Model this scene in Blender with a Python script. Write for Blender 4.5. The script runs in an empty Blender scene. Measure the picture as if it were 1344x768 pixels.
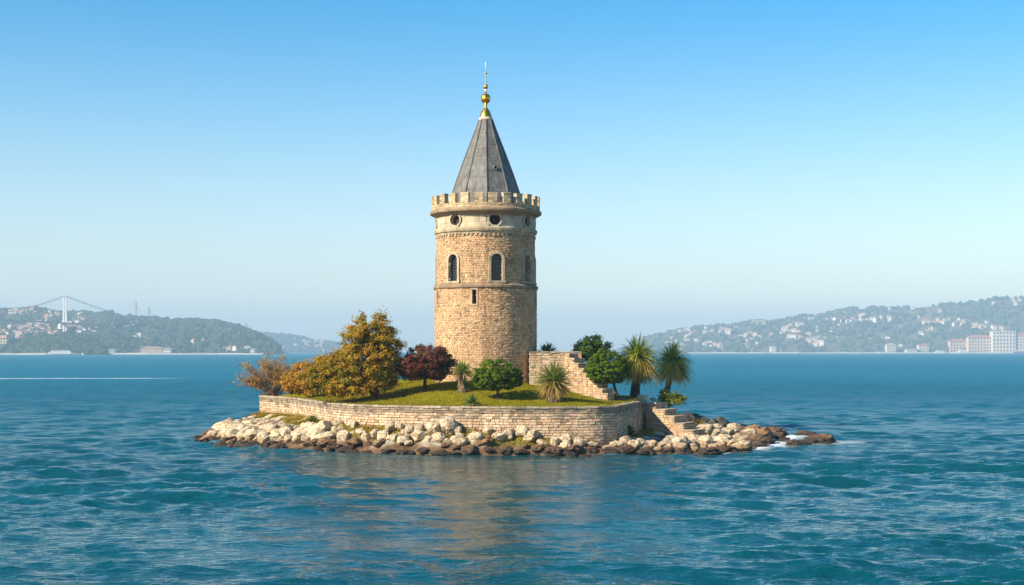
import bpy, math, random
import numpy as np
from mathutils import Vector, noise as mnoise

random.seed(11)
rng = np.random.default_rng(11)
R = math.radians
sc = bpy.context.scene
COL = sc.collection
F, H, HOR, CX = 1846.0, 6.07, 461.0, 672.0        # focal length (px of a 1344 wide picture), eye height, horizon row

# ------------------------------------------------------------------ camera, sky, sun, exposure
cam = bpy.data.cameras.new('camera'); camo = bpy.data.objects.new('camera', cam); COL.objects.link(camo)
camo.location = (0, 0, H); camo.rotation_euler = (R(90), 0, 0)
cam.sensor_width = 36; cam.lens = 36*F/1344; cam.shift_y = (HOR-384)/1344
cam.clip_start = .5; cam.clip_end = 40000
sc.camera = camo
SUN_AZ, SUN_EL = R(57), R(33)                      # azimuth left of the direction behind the camera
sdir = Vector((-math.sin(SUN_AZ)*math.cos(SUN_EL), -math.cos(SUN_AZ)*math.cos(SUN_EL), math.sin(SUN_EL)))
w = bpy.data.worlds.new('World'); sc.world = w; w.use_nodes = True
wn = w.node_tree; bg = wn.nodes['Background']
sky = wn.nodes.new('ShaderNodeTexSky'); sky.sky_type = 'NISHITA'; sky.sun_disc = False
sky.sun_elevation = SUN_EL; sky.sun_rotation = math.atan2(sdir.x, sdir.y)
sky.altitude = 0; sky.air_density = 1.15; sky.dust_density = .35; sky.ozone_density = 1.6
hs = wn.nodes.new('ShaderNodeHueSaturation'); hs.inputs['Hue'].default_value = .491
gz = wn.nodes.new('ShaderNodeSeparateXYZ'); wn.links.new(wn.nodes.new('ShaderNodeTexCoord').outputs['Generated'], gz.inputs[0])   # bluer towards the zenith
mr = wn.nodes.new('ShaderNodeMapRange'); mr.interpolation_type = 'SMOOTHSTEP'
for k_, v_ in ((1, 0.), (2, .25), (3, 1.08), (4, 1.62)): mr.inputs[k_].default_value = v_
wn.links.new(gz.outputs[2], mr.inputs[0]); wn.links.new(mr.outputs[0], hs.inputs['Saturation'])
tn = wn.nodes.new('ShaderNodeMix'); tn.data_type = 'RGBA'; tn.blend_type = 'MULTIPLY'; tn.inputs[0].default_value = 1; tn.inputs[7].default_value = (.955, .955, 1.03, 1)
wn.links.new(sky.outputs[0], tn.inputs[6]); wn.links.new(tn.outputs[2], hs.inputs['Color']); wn.links.new(hs.outputs[0], bg.inputs['Color'])
bg.inputs['Strength'].default_value = .087
sl = bpy.data.lights.new('sun', 'SUN'); slo = bpy.data.objects.new('sun', sl); COL.objects.link(slo)
sl.energy = 5.0; sl.angle = R(.5); sl.color = (1, .88, .69)
slo.rotation_euler = sdir.to_track_quat('Z', 'Y').to_euler(); slo.location = (-200, -150, 200)
sc.view_settings.view_transform = 'Standard'; sc.view_settings.look = 'None'
sc.view_settings.gamma = 1; sc.view_settings.exposure = .98
sc.render.engine = 'CYCLES'
sc.cycles.use_denoising = True
sc.cycles.max_bounces = 6; sc.cycles.diffuse_bounces = 3; sc.cycles.glossy_bounces = 3; sc.cycles.volume_bounces = 0
sc.cycles.transparent_max_bounces = 6; sc.cycles.transmission_bounces = 3
sc.cycles.sample_clamp_indirect = 6

# ------------------------------------------------------------------ helpers
def at(px, py, Y): return Vector(((px-CX)/F*Y, Y, H-(py-HOR)/F*Y))
def tag(o, label=None, cat=None, group=None, kind=None):
    if label: o['label'] = label
    if cat: o['category'] = cat
    if group: o['group'] = group
    if kind: o['kind'] = kind
    return o
def empty(name, loc, rz=0):
    o = bpy.data.objects.new(name, None); COL.objects.link(o); o.location = loc; o.rotation_euler = (0, 0, rz)
    o.empty_display_size = .2
    return o
class MB:
    def __init__(s): s.v = []; s.f = []; s.c = []; s.m = []; s.n = 0
    def add(s, v, f, col=(1, 1, 1), mat=0):
        v = np.asarray(v, float).reshape(-1, 3); f = np.asarray(f, int)
        c = np.asarray(col, float)
        if c.ndim == 1: c = np.tile(c[:3], (len(v), 1))
        s.v.append(v); s.c.append(c); s.f.append(f+s.n); s.m.append(np.full(len(f), mat)); s.n += len(v)
    def box(s, lo, hi, col=(1, 1, 1), mat=0):
        x0, y0, z0 = lo; x1, y1, z1 = hi
        s.add([(x0,y0,z0),(x1,y0,z0),(x1,y1,z0),(x0,y1,z0),(x0,y0,z1),(x1,y0,z1),(x1,y1,z1),(x0,y1,z1)], BOXF, col, mat)
    def frame(s, o, t, n, dims, col=(1, 1, 1), mat=0, jit=0):
        """box: o base corner centre, t tangent, n normal (2D unit), dims (len, depth, height) from o going t in +-len/2, n in 0..depth"""
        l, d, h = dims; up = np.array((0, 0, 1.)); o = np.asarray(o, float); t = np.asarray(t, float); n = np.asarray(n, float)
        vs = [o+t*a+n*b+up*c for c in (0, h) for a, b in ((-l/2, d), (l/2, d), (l/2, 0), (-l/2, 0))]
        vs = np.array(vs)
        if jit: vs += rng.uniform(-jit, jit, vs.shape)
        s.add(vs, BOXF, col, mat)
    def tube(s, path, rad, sides=8, col=(1, 1, 1), mat=0, cap=True):
        path = [Vector(p) for p in path]; vs = []; k = len(path)
        for i, p in enumerate(path):
            d = (path[min(i+1, k-1)]-path[max(i-1, 0)]).normalized()
            a = d.cross(Vector((0, 1, 0.13)) if abs(d.y) < .9 else Vector((1, 0, 0.1))).normalized(); b = d.cross(a)
            r = rad[i] if hasattr(rad, '__len__') else rad
            for j in range(sides):
                q = 2*math.pi*j/sides; vs.append(p+a*(math.cos(q)*r)+b*(math.sin(q)*r))
        fs = [(i*sides+j, i*sides+(j+1) % sides, (i+1)*sides+(j+1) % sides, (i+1)*sides+j) for i in range(k-1) for j in range(sides)]
        s.add(vs, fs, col, mat)
        if cap and sides > 3:
            s.poly([vs[j] for j in range(sides)], col, mat); s.poly([vs[(k-1)*sides+j] for j in range(sides)], col, mat)
    def poly(s, vs, col=(1, 1, 1), mat=0):
        vs = np.array([tuple(v) for v in vs]); c = vs.mean(0); n = len(vs)
        s.add(np.vstack([vs, c]), [(i, (i+1) % n, n) for i in range(n)], col, mat)
    def lathe(s, prof, seg=64, col=(1, 1, 1), mat=0, c=(0, 0)):
        vs = [(c[0]+r*math.cos(2*math.pi*j/seg), c[1]+r*math.sin(2*math.pi*j/seg), z) for r, z in prof for j in range(seg)]
        fs = [(i*seg+j, i*seg+(j+1) % seg, (i+1)*seg+(j+1) % seg, (i+1)*seg+j) for i in range(len(prof)-1) for j in range(seg)]
        s.add(vs, fs, col, mat)
    def mesh(s, name, mats, smooth=False):
        me = bpy.data.meshes.new(name)
        V = np.vstack(s.v); C = np.vstack(s.c)
        me.vertices.add(len(V)); me.vertices.foreach_set('co', V.astype(np.float32).ravel())
        tot = np.concatenate([np.full(len(f), f.shape[1]) for f in s.f]); idx = np.concatenate([f.ravel() for f in s.f])
        me.loops.add(len(idx)); me.loops.foreach_set('vertex_index', idx.astype(np.int32))
        me.polygons.add(len(tot)); me.polygons.foreach_set('loop_start', (np.cumsum(tot)-tot).astype(np.int32))
        me.polygons.foreach_set('material_index', np.concatenate(s.m).astype(np.int32))
        me.polygons.foreach_set('use_smooth', np.full(len(tot), smooth))
        me.update(calc_edges=True)
        a = me.color_attributes.new('col', 'FLOAT_COLOR', 'POINT')
        a.data.foreach_set('color', np.hstack([C, np.ones((len(C), 1))]).astype(np.float32).ravel())
        for m in (mats if isinstance(mats, (list, tuple)) else [mats]): me.materials.append(m)
        me.validate()
        return me
    def build(s, name, mats, parent=None, smooth=False, loc=None):
        o = bpy.data.objects.new(name, s.mesh(name, mats, smooth)); COL.objects.link(o)
        if parent: o.parent = parent
        if loc is not None: o.location = loc
        return o
BOXF = [(0,3,2,1),(4,5,6,7),(0,1,5,4),(1,2,6,5),(2,3,7,6),(3,0,4,7)]
def jcol(base, amt=.15, hue=.04):
    k = 1+rng.uniform(-amt, amt); return tuple(max(0, b*k*(1+rng.uniform(-hue, hue))) for b in base)
def resample(pts, step):
    pts = np.array(pts, float); d = np.r_[0, np.cumsum(np.linalg.norm(np.diff(pts, axis=0), axis=1))]
    n = max(2, int(round(d[-1]/step))+1); s = np.linspace(0, d[-1], n)
    return np.stack([np.interp(s, d, pts[:, k]) for k in range(pts.shape[1])], 1)
def smooth_poly(pts, sub=8):
    P = [np.array(p, float) for p in pts]; P = [2*P[0]-P[1]]+P+[2*P[-1]-P[-2]]; out = []
    for i in range(1, len(P)-2):
        for k in range(sub):
            t = k/sub; a, b, c, d = P[i-1:i+3]
            out.append(.5*((2*b)+(c-a)*t+(2*a-5*b+4*c-d)*t*t+(3*b-a-3*c+d)*t**3))
    out.append(P[-2]); return out
def inside(poly, x, y):
    poly = np.array(poly); r = np.zeros(np.shape(x), bool); j = len(poly)-1
    for i in range(len(poly)):
        xi, yi = poly[i]; xj, yj = poly[j]
        if yi != yj: r ^= ((yi > y) != (yj > y)) & (x < (xj-xi)*(y-yi)/(yj-yi)+xi)
        j = i
    return r
def pdist(poly, x, y, closed=True):
    poly = np.array(poly); n = len(poly); d = np.full(np.shape(x), 1e9)
    for i in range(n if closed else n-1):
        a = poly[i]; b = poly[(i+1) % n]; e = b-a; L = max(e@e, 1e-9)
        t = np.clip(((x-a[0])*e[0]+(y-a[1])*e[1])/L, 0, 1)
        d = np.minimum(d, np.hypot(x-a[0]-t*e[0], y-a[1]-t*e[1]))
    return d
def sstep(a, b, x): t = np.clip((x-a)/(b-a), 0, 1); return t*t*(3-2*t)

# ------------------------------------------------------------------ materials
def newmat(name):
    m = bpy.data.materials.new(name); m.use_nodes = True; nt = m.node_tree
    return m, nt, nt.nodes['Principled BSDF']
def nd(nt, t, ins=None, **pr):
    n = nt.nodes.new('ShaderNode'+t)
    for k, v in pr.items(): setattr(n, k, v)
    for k, v in (ins or {}).items():
        if hasattr(v, 'is_output') or isinstance(v, bpy.types.NodeSocket): nt.links.new(v, n.inputs[k])
        else: n.inputs[k].default_value = v
    return n
def nmix(nt, fac, a, b, blend='MIX'):
    n = nt.nodes.new('ShaderNodeMix'); n.data_type = 'RGBA'; n.blend_type = blend; n.clamp_factor = True
    for i, v in ((0, fac), (6, a), (7, b)):
        if isinstance(v, bpy.types.NodeSocket): nt.links.new(v, n.inputs[i])
        elif i == 0: n.inputs[0].default_value = v
        else: n.inputs[i].default_value = (*v[:3], 1)
    return n.outputs[2]
def noise_tex(nt, scale, detail=4, rough=.6, vec=None):
    n = nd(nt, 'TexNoise', {'Scale': scale, 'Detail': detail, 'Roughness': rough})
    if vec is None: vec = nt.nodes.new('ShaderNodeTexCoord').outputs['Object']
    nt.links.new(vec, n.inputs['Vector']); return n.outputs['Fac']
def ramp(nt, fac, *stops):
    r = nt.nodes.new('ShaderNodeValToRGB'); nt.links.new(fac, r.inputs[0]); el = r.color_ramp.elements
    while len(el) < len(stops): el.new(.5)
    for e, (p, c) in zip(el, stops): e.position = p; e.color = (*c, 1) if len(c) == 3 else c
    return r.outputs[0]
def rmap(nt, v, a, b, c=0., d=1.):
    n = nd(nt, 'MapRange', {0: v, 1: a, 2: b, 3: c, 4: d}); return n.outputs[0]
def bump(nt, bsdf, h, strength, dist):
    b = nd(nt, 'Bump', {'Strength': strength, 'Distance': dist, 'Height': h}); nt.links.new(b.outputs[0], bsdf.inputs['Normal'])
def mat_attr(name, rough=.9, nscale=2.5, lo=.7, hi=1.25, bs=0, bscale=25, bdist=.02, spec=.25, transl=0, metal=0, dirt=None, streak=False):
    m, nt, b = newmat(name)
    a = nd(nt, 'Attribute', attribute_name='col').outputs['Color']
    c = a
    if nscale:
        v = ramp(nt, noise_tex(nt, nscale), (.25, (lo,)*3), (.75, (hi,)*3))
        c = nmix(nt, 1, a, v, 'MULTIPLY')
    if dirt:
        dc, ds, t0, t1 = dirt
        if streak:
            sv = nd(nt, 'Mapping', {'Vector': nt.nodes.new('ShaderNodeTexCoord').outputs['Object'], 'Scale': (2.4, 2.4, .22)}).outputs[0]
            c = nmix(nt, 1, c, ramp(nt, noise_tex(nt, 1., 5, .65, sv), (.30, (.66, .62, .58)), (.5, (1, 1, 1)), (.75, (1.06, 1.05, 1.03))), 'MULTIPLY')
        c = nmix(nt, rmap(nt, noise_tex(nt, ds, 6, .7), t0, t1), c, dc)
    nt.links.new(c, b.inputs['Base Color'])
    b.inputs['Roughness'].default_value = rough; b.inputs['Specular IOR Level'].default_value = spec; b.inputs['Metallic'].default_value = metal
    if bs: bump(nt, b, noise_tex(nt, bscale, 6, .65), bs, bdist)
    if transl:
        t = nd(nt, 'BsdfTranslucent', {'Color': c}); mx = nd(nt, 'MixShader', {0: transl, 1: b.outputs[0], 2: t.outputs[0]})
        nt.links.new(mx.outputs[0], nt.nodes['Material Output'].inputs['Surface'])
    return m
M = {}
M['brick'] = mat_attr('weathered_brick', .92, .8, .80, 1.18, .6, 22, .03, .2, dirt=((.19, .125, .075), .9, .56, .95), streak=True)
M['stone'] = mat_attr('dressed_stone', .85, 1.6, .72, 1.15, .5, 14, .03, .25, dirt=((.14, .10, .06), 1.5, .55, .85), streak=True)
M['coping'] = mat_attr('worn_coping', .92, 2.2, .65, 1.25, .7, 12, .04, .2, dirt=((.10, .085, .06), 2.0, .5, .8))
M['leaf'] = mat_attr('leaf', .7, .9, .8, 1.2, spec=.08, transl=.3)
M['blade'] = mat_attr('blade_leaf', .6, 1.2, .8, 1.2, spec=.10, transl=.4)
M['bark'] = mat_attr('bark', .95, 5, .6, 1.3, .8, 18, .03, .15)
M['plain'] = mat_attr('painted_masonry', .85, .15, .88, 1.08)
M['metal'] = mat_attr('bridge_steel', .6, 0)
# leaded roof
m, nt, b = newmat('leaded_roof'); M['roof'] = m
tc = nt.nodes.new('ShaderNodeTexCoord').outputs['Object']
mp = nd(nt, 'Mapping', {'Vector': tc, 'Scale': (2.2, 2.2, .35)}).outputs[0]
c1 = ramp(nt, noise_tex(nt, 2.2, 6, .7, mp), (.3, (.070, .069, .063)), (.52, (.135, .132, .122)), (.75, (.25, .235, .205)))
c2 = ramp(nt, noise_tex(nt, 1.1, 5, .7), (.45, (1, 1, 1)), (.72, (.75, .68, .58)))
nt.links.new(nmix(nt, 1, c1, c2, 'MULTIPLY'), b.inputs['Base Color'])
b.inputs['Roughness'].default_value = .62; b.inputs['Specular IOR Level'].default_value = .4
wv = nd(nt, 'TexWave', {'Vector': tc, 'Scale': .42, 'Distortion': 1.2, 'Detail': 3}, wave_type='BANDS', bands_direction='Z')
bump(nt, b, nmix(nt, .35, noise_tex(nt, 9, 5, .7), wv.outputs[0]), .5, .05)
m, nt, b = newmat('gilded_metal'); M['gold'] = m
b.inputs['Base Color'].default_value = (.86, .43, .06, 1); b.inputs['Metallic'].default_value = 1
nt.links.new(rmap(nt, noise_tex(nt, 8), .3, .7, .22, .42), b.inputs['Roughness'])
m, nt, b = newmat('leaded_glass'); M['glass'] = m
nt.links.new(ramp(nt, noise_tex(nt, 7, 2), (.35, (.004, .007, .010)), (.7, (.02, .035, .05))), b.inputs['Base Color'])
b.inputs['Roughness'].default_value = .12; b.inputs['IOR'].default_value = 1.5
bump(nt, b, noise_tex(nt, 9, 2), .35, .03)
m, nt, b = newmat('dark_hollow'); M['dark'] = m
nt.links.new(ramp(nt, noise_tex(nt, 4), (.3, (.010, .008, .006)), (.7, (.028, .02, .014))), b.inputs['Base Color']); b.inputs['Roughness'].default_value = .9
# rocks: pale limestone with a brown tide mark, brown weedy rock, dark rock
def rockmat(name, cols, tide=None, rough=.85, spec=.25):
    m, nt, b = newmat(name); M[name] = m
    oi = nt.nodes.new('ShaderNodeObjectInfo'); tc = nt.nodes.new('ShaderNodeTexCoord').outputs['Object']
    off = nd(nt, 'VectorMath', {0: tc, 1: oi.outputs['Location']}, operation='ADD').outputs[0]
    n1 = noise_tex(nt, 1.3, 8, .68, off); n2 = noise_tex(nt, 5.5, 6, .7, off)
    c = ramp(nt, n1, (.28, cols[0]), (.5, cols[1]), (.72, cols[2]))
    c = nmix(nt, 1, c, ramp(nt, n2, (.3, (.62, .58, .52)), (.55, (1, 1, 1)), (.8, (1.12, 1.1, 1.08))), 'MULTIPLY')
    tone = ramp(nt, oi.outputs['Random'], (0, (.74, .72, .70)), (.5, (.97, .95, .92)), (1, (1.16, 1.12, 1.05)))
    c = nmix(nt, 1, c, tone, 'MULTIPLY')
    vo = nd(nt, 'TexVoronoi', {'Vector': off, 'Scale': 1.5}, feature='DISTANCE_TO_EDGE')
    wob = nd(nt, 'VectorMath', {0: off, 1: nd(nt, 'VectorMath', {0: nd(nt, 'TexNoise', {'Vector': off, 'Scale': 2.}).outputs['Color'], 1: (.7, .7, .7)}, operation='MULTIPLY').outputs[0]}, operation='ADD').outputs[0]
    nt.links.new(wob, vo.inputs['Vector'])
    crack = rmap(nt, vo.outputs['Distance'], 0, .05)
    c = nmix(nt, crack, nmix(nt, 1, c, (.45, .36, .28), 'MULTIPLY'), c)
    if tide:
        gz = nd(nt, 'SeparateXYZ', {0: nt.nodes.new('ShaderNodeNewGeometry').outputs['Position']}).outputs[2]
        zz = nd(nt, 'Math', {0: gz, 1: nd(nt, 'Math', {0: n1, 1: 1.2}, operation='MULTIPLY').outputs[0]}, operation='SUBTRACT').outputs[0]
        c = nmix(nt, rmap(nt, zz, -.35, .05, 1, 0), c, tide)
    nt.links.new(c, b.inputs['Base Color'])
    b.inputs['Roughness'].default_value = rough; b.inputs['Specular IOR Level'].default_value = spec
    hgt = nmix(nt, .35, nmix(nt, .5, n1, n2), crack)
    bump(nt, b, hgt, .75, .09)
rockmat('pale_rock', ((.36, .27, .165), (.56, .455, .315), (.66, .56, .415)), (.22, .13, .065))
rockmat('brown_rock', ((.075, .040, .018), (.23, .125, .056), (.40, .235, .105)), (.035, .022, .013), .6, .4)
rockmat('dark_rock', ((.025, .024, .024), (.06, .058, .055), (.13, .12, .11)), None, .7, .35)
# ------------------------------------------------------------------ island layout (metres; the camera looks along +Y)
def onsea(px, py, z=0.):
    Y = (H-z)*F/(py-HOR); return ((px-CX)/F*Y, Y)
FRONT = [onsea(*p) for p in ((258,573),(276,582),(330,588),(390,591),(450,593),(520,596.5),(600,598),(670,597),(740,598.5),(820,597),(900,597),(960,594),(990,591))]
SHORE = FRONT+[onsea(*p) for p in ((1012,581),(1035,571),(1000,563),(960,556),(930,551))]+[(8,125),(-6,124),(-17,117),(-22,107)]
WFRONT = smooth_poly([(-18.8,104.8),(-15.4,99.6),(-11.6,90.2),(-8.5,86.3),(-1.9,83.9),(1.4,83.6),(4.7,83.9),(6.2,84.7)])
WRIGHT = [(6.2,84.7),(8.85,94.6)]
WBACK = [(8.85,94.6),(9.6,103),(5,111),(-7,113.5),(-16,110),(-18.8,104.8)]
WPOLY = [tuple(p) for p in WFRONT]+WRIGHT[1:]+WBACK[1:-1]
ZT = 2.72
TX, TY = (637.5-CX)/F*98, 98.0
def wall_foot(x, y):
    a = 1.5+(.62-1.5)*sstep(-4, 5.5, x)
    return a+sstep(6, 9, x)*sstep(92, 98, y)*1.0
def ground_z(x, y):
    x = np.asarray(x, float); y = np.asarray(y, float)
    ds = pdist(SHORE, x, y); ins = inside(SHORE, x, y); dw = pdist(WPOLY, x, y); inw = inside(WPOLY, x, y)
    t = ds/(ds+dw+1e-6)
    far = np.minimum(1, 5.0/(ds+dw+1e-6)*1.0)
    z = wall_foot(x, y)*np.clip(t, 0, 1)**.95
    z = np.where(x > 9.5, np.minimum(z, .18+.24*ds), z)
    n = .12*np.sin(1.7*x+.6*y)*np.sin(1.3*y-.5*x)+.07*np.sin(4.1*x-2*y)*np.sin(3.7*y+x)
    z = z+n*np.clip(ds/1.5, 0, 1)*np.clip(dw/1.0, 0, 1)
    z = np.where(ins, z, -.35*ds-.05)
    return np.where(inw, np.minimum(wall_foot(x, y), 1.0)-.2, np.maximum(z, -3))
def lawn_z(x, y):
    x = np.asarray(x, float); y = np.asarray(y, float)
    dw = pdist(WPOLY, x, y)
    return ZT-.04+1.40*sstep(-.5, 10.5, dw)+.05*np.sin(.9*x+.3)*np.sin(.7*y)*np.clip(dw/2, 0, 1)
def land(px, py, surf):
    """the point of a surface under a picture position, walking away from the eye"""
    Y = np.arange(79, 124, .02); x = (px-CX)/F*Y; z = H-(py-HOR)/F*Y; g = np.where(inside(WPOLY, x, Y), surf(x, Y), -9) if surf is lawn_z else surf(x, Y)
    i = np.argmax(g > z) if np.any(g > z) else np.argmin(abs(g-z))
    return Vector((x[i], Y[i], float(g[i])))

# ------------------------------------------------------------------ water
def make_water():
    rows = [22.]
    while rows[-1] < 9000:
        Y = rows[-1]; rows.append(Y+max(.09, min(Y*Y/F/H*.40, Y*.035)))
    rows = np.array(rows); nx = 640
    u = np.linspace(-1, 1, nx)
    hw = .5*rows+9
    X = hw[:, None]*u[None, :]; Yg = np.repeat(rows[:, None], nx, 1)
    dy = np.gradient(rows); sp = np.maximum(dy, hw*2/nx)[:, None]
    Z = np.zeros_like(X); DX = np.zeros_like(X); DY = np.zeros_like(X)
    N = 120; lam = .38*(10/.38)**(np.arange(N)/(N-1)); g = np.random.default_rng(5)
    for i, l in enumerate(lam):
        th = R(78)+g.normal(0, R(34)); k = 2*math.pi/l; ph = g.uniform(0, 6.283)
        a = .0034*l*(1.5 if 1.8 < l < 4.2 else 1.2 if l <= 1.8 else .75)*(1 if l < 6 else .5)
        wgt = np.clip(l/sp/3-.35, 0, 1)
        if wgt.max() <= 0: continue
        r0 = np.argmax(wgt[:, 0] <= 0) if np.any(wgt <= 0) else len(rows)
        q = k*(math.cos(th)*X[:r0]+math.sin(th)*Yg[:r0])+ph
        s = np.sin(q)*a*wgt[:r0]; c = np.cos(q)*a*wgt[:r0]*.8
        Z[:r0] += s; DX[:r0] += math.cos(th)*c; DY[:r0] += math.sin(th)*c
    grp = .62+.66*(.5+.5*np.sin(.11*X+.9*np.sin(.07*Yg))*np.sin(.19*Yg+.6*np.sin(.13*X)))
    calm = np.exp(-((X+1.6)/8.5)**4)*sstep(30, 46, Yg)*sstep(98, 84, Yg)      # lee water in front of the island
    grp = grp*(1-.62*calm); Z *= grp; DX *= grp; DY *= grp
    # foam: where swell breaks on the low reef, along the shore, and the wake of a boat far off
    d = pdist(SHORE, X, Yg); d2 = np.full(X.shape, 1e9)
    for rx, ry in REEFS: d2 = np.minimum(d2, np.hypot((X-rx)/1.6, Yg-ry))
    tip = sstep(9, 16, X)*sstep(121, 108, Yg)
    foam = np.clip(1-d/1.6, 0, 1)*(.50+.42*tip)+np.clip(1-d2/2.6, 0, 1)*.78*sstep(9, 15, X)
    foam += .34*np.exp(-(((X-22.6)/2.3)**2+((Yg-93.5)/2.6)**2))
    cy = 318+.05*X; foam += .95*np.exp(-((Yg-cy)/5)**2)*sstep(-62, -85, X)
    foam += .35*np.exp(-((Yg-520)/10)**2)*sstep(-160, -100, X)
    foam = np.clip(foam, 0, 1)
    mb = MB(); n = len(rows)
    V = np.stack([X+DX, Yg+DY, Z], 2).reshape(-1, 3)
    i = np.arange(n-1)[:, None]*nx+np.arange(nx-1)[None, :]; i = i.ravel()
    mb.add(V, np.stack([i, i+1, i+nx+1, i+nx], 1), np.stack([foam.ravel(), calm.ravel(), 0*foam.ravel()], 1))
    m, nt, b = newmat('sea_water')
    tc = nt.nodes.new('ShaderNodeTexCoord').outputs['Object']
    sc_ = nd(nt, 'SeparateColor', {0: nd(nt, 'Attribute', attribute_name='col').outputs['Color']}); fa = sc_.outputs[0]; wind = rmap(nt, sc_.outputs[1], 0, 1, 1, .33)
    mpf = nd(nt, 'Mapping', {'Vector': tc, 'Scale': (.7, 1.3, 1)}).outputs[0]
    fn = noise_tex(nt, 2.2, 8, .78, mpf)
    fm = rmap(nt, nd(nt, 'Math', {0: fa, 1: fn}, operation='ADD').outputs[0], .88, 1.65)
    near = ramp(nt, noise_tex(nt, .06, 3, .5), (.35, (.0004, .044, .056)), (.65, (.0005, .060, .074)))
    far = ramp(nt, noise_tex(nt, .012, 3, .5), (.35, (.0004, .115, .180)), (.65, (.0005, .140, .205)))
    base = nmix(nt, rmap(nt, nd(nt, 'SeparateXYZ', {0: tc}).outputs[1], 70, 330), near, far)      # sky reflection growing with distance painted into the colour: dark near, turquoise far
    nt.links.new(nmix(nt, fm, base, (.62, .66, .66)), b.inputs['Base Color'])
    sea_y = nd(nt, 'SeparateXYZ', {0: tc}).outputs[1]
    rg = rmap(nt, sea_y, 60, 230, .05, .50)      # waves too small to resolve count as roughness
    nt.links.new(nd(nt, 'Math', {0: rg, 1: nd(nt, 'Math', {0: fm, 1: .7}, operation='MULTIPLY').outputs[0]}, operation='ADD').outputs[0], b.inputs['Roughness'])
    b.inputs['IOR'].default_value = 1.333
    ma = nd(nt, 'Mapping', {'Vector': tc, 'Scale': (.55, 1.0, 1), 'Rotation': (0, 0, .2)}).outputs[0]
    mb_ = nd(nt, 'Mapping', {'Vector': tc, 'Scale': (.5, 1.0, 1), 'Rotation': (0, 0, -.25)}).outputs[0]
    patch = rmap(nt, noise_tex(nt, .035, 3, .6, nd(nt, 'Mapping', {'Vector': tc, 'Scale': (.4, 1, 1)}).outputs[0]), .35, .65, .7, 1.0)
    big = noise_tex(nt, .33, 3, .55, ma); mid = noise_tex(nt, 1.6, 4, .6, mb_); fine = noise_tex(nt, 6.5, 3, .6, ma)
    dist = rmap(nt, nd(nt, 'SeparateXYZ', {0: tc}).outputs[1], 60, 260, 0, 1)
    b1 = nd(nt, 'Bump', {'Distance': 1.9, 'Height': big, 'Strength': dist})
    b2 = nd(nt, 'Bump', {'Distance': .30, 'Height': mid, 'Strength': nd(nt, 'Math', {0: wind, 1: patch}, operation='MULTIPLY').outputs[0], 'Normal': b1.outputs[0]})
    b3 = nd(nt, 'Bump', {'Distance': .055, 'Height': fine, 'Strength': nd(nt, 'Math', {0: wind, 1: 1.}, operation='MULTIPLY').outputs[0], 'Normal': b2.outputs[0]})
    nt.links.new(b3.outputs[0], b.inputs['Normal'])
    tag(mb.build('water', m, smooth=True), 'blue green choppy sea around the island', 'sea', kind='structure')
REEFS = [onsea(*p) for p in ((1062,575),(1075,581),(1046,583),(1022,577),(1035,572),(1008,586))]
make_water()

# ------------------------------------------------------------------ island ground and lawn
def make_ground():
    xs = np.arange(-25, 25.01, .22); ys = np.arange(76, 127, .22); X, Y = np.meshgrid(xs, ys)
    z = ground_z(X, Y)
    rough = np.array([mnoise.fractal(Vector((a*.9, b*.9, 0)), 1, 2, 5) for a, b in zip(X.ravel(), Y.ravel())]).reshape(X.shape)
    inw = inside(WPOLY, X, Y)
    z = np.where(inw, z, z+rough*.24*sstep(-.25, .2, z))
    dw = pdist(WPOLY, X, Y)
    gmask = sstep(2.3, .3, dw+rough*1.1)*sstep(-4, -1.5, -np.maximum(X-9.5, -9))*sstep(.35, .8, z)
    gmask = np.maximum(gmask, np.exp(-(((X-11.6)/2.2)**2+((Y-101)/5.)**2))*sstep(.3, .8, z))
    mossy = gmask[..., None]
    rock = np.array((.125, .072, .036))*(1+.7*rough[..., None])
    pale = np.array((.40, .35, .27))*(1+.4*rough[..., None])
    k = sstep(.45, 1.0, z+rough*.35)[..., None]
    c = rock*(1-k)+pale*k
    gr = np.array((.22, .18, .02))*(1+.6*rough[..., None])
    c = np.clip(c*(1-mossy)+gr*mossy, .01, 1)
    n = len(xs); V = np.stack([X, Y, z], 2).reshape(-1, 3)
    i = (np.arange(len(ys)-1)[:, None]*n+np.arange(n-1)[None, :]).ravel()
    mb = MB(); mb.add(V, np.stack([i, i+1, i+n+1, i+n], 1), c.reshape(-1, 3))
    tag(mb.build('island_ground', mat_attr('shore_ground', .95, 2.4, .6, 1.3, 1., 5, .12), smooth=True), 'rocky shore ground of the small island with mossy grass', 'ground', kind='structure')
    return X[(gmask > .45) & ~inw], Y[(gmask > .45) & ~inw]
GX, GY = make_ground()
def make_lawn():
    s = .25; xs = np.arange(-19.5, 10.5, s); ys = np.arange(83, 114, s); X, Y = np.meshgrid(xs, ys)
    ok = inside(WPOLY, X, Y) & (pdist(WPOLY, X, Y) > .1); z = lawn_z(X, Y); n = len(xs)
    q = ok[:-1, :-1] & ok[1:, :-1] & ok[:-1, 1:] & ok[1:, 1:]
    i = (np.arange(len(ys)-1)[:, None]*n+np.arange(n-1)[None, :])[q]
    mb = MB(); mb.add(np.stack([X, Y, z], 2).reshape(-1, 3), np.stack([i, i+1, i+n+1, i+n], 1), (.20, .175, .007))
    m = mat_attr('mown_lawn', 1, .8, .75, 1.3, .8, 30, .05, spec=0, dirt=((.24, .17, .02), .5, .52, .85))
    M['grass_blade'] = mat_attr('grass_blade', .9, .9, .8, 1.2, spec=.03, transl=.3)
    tag(mb.build('lawn', m, smooth=True), 'mown grass lawn on the walled terrace around the tower', 'lawn', kind='structure')
make_lawn()
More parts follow.
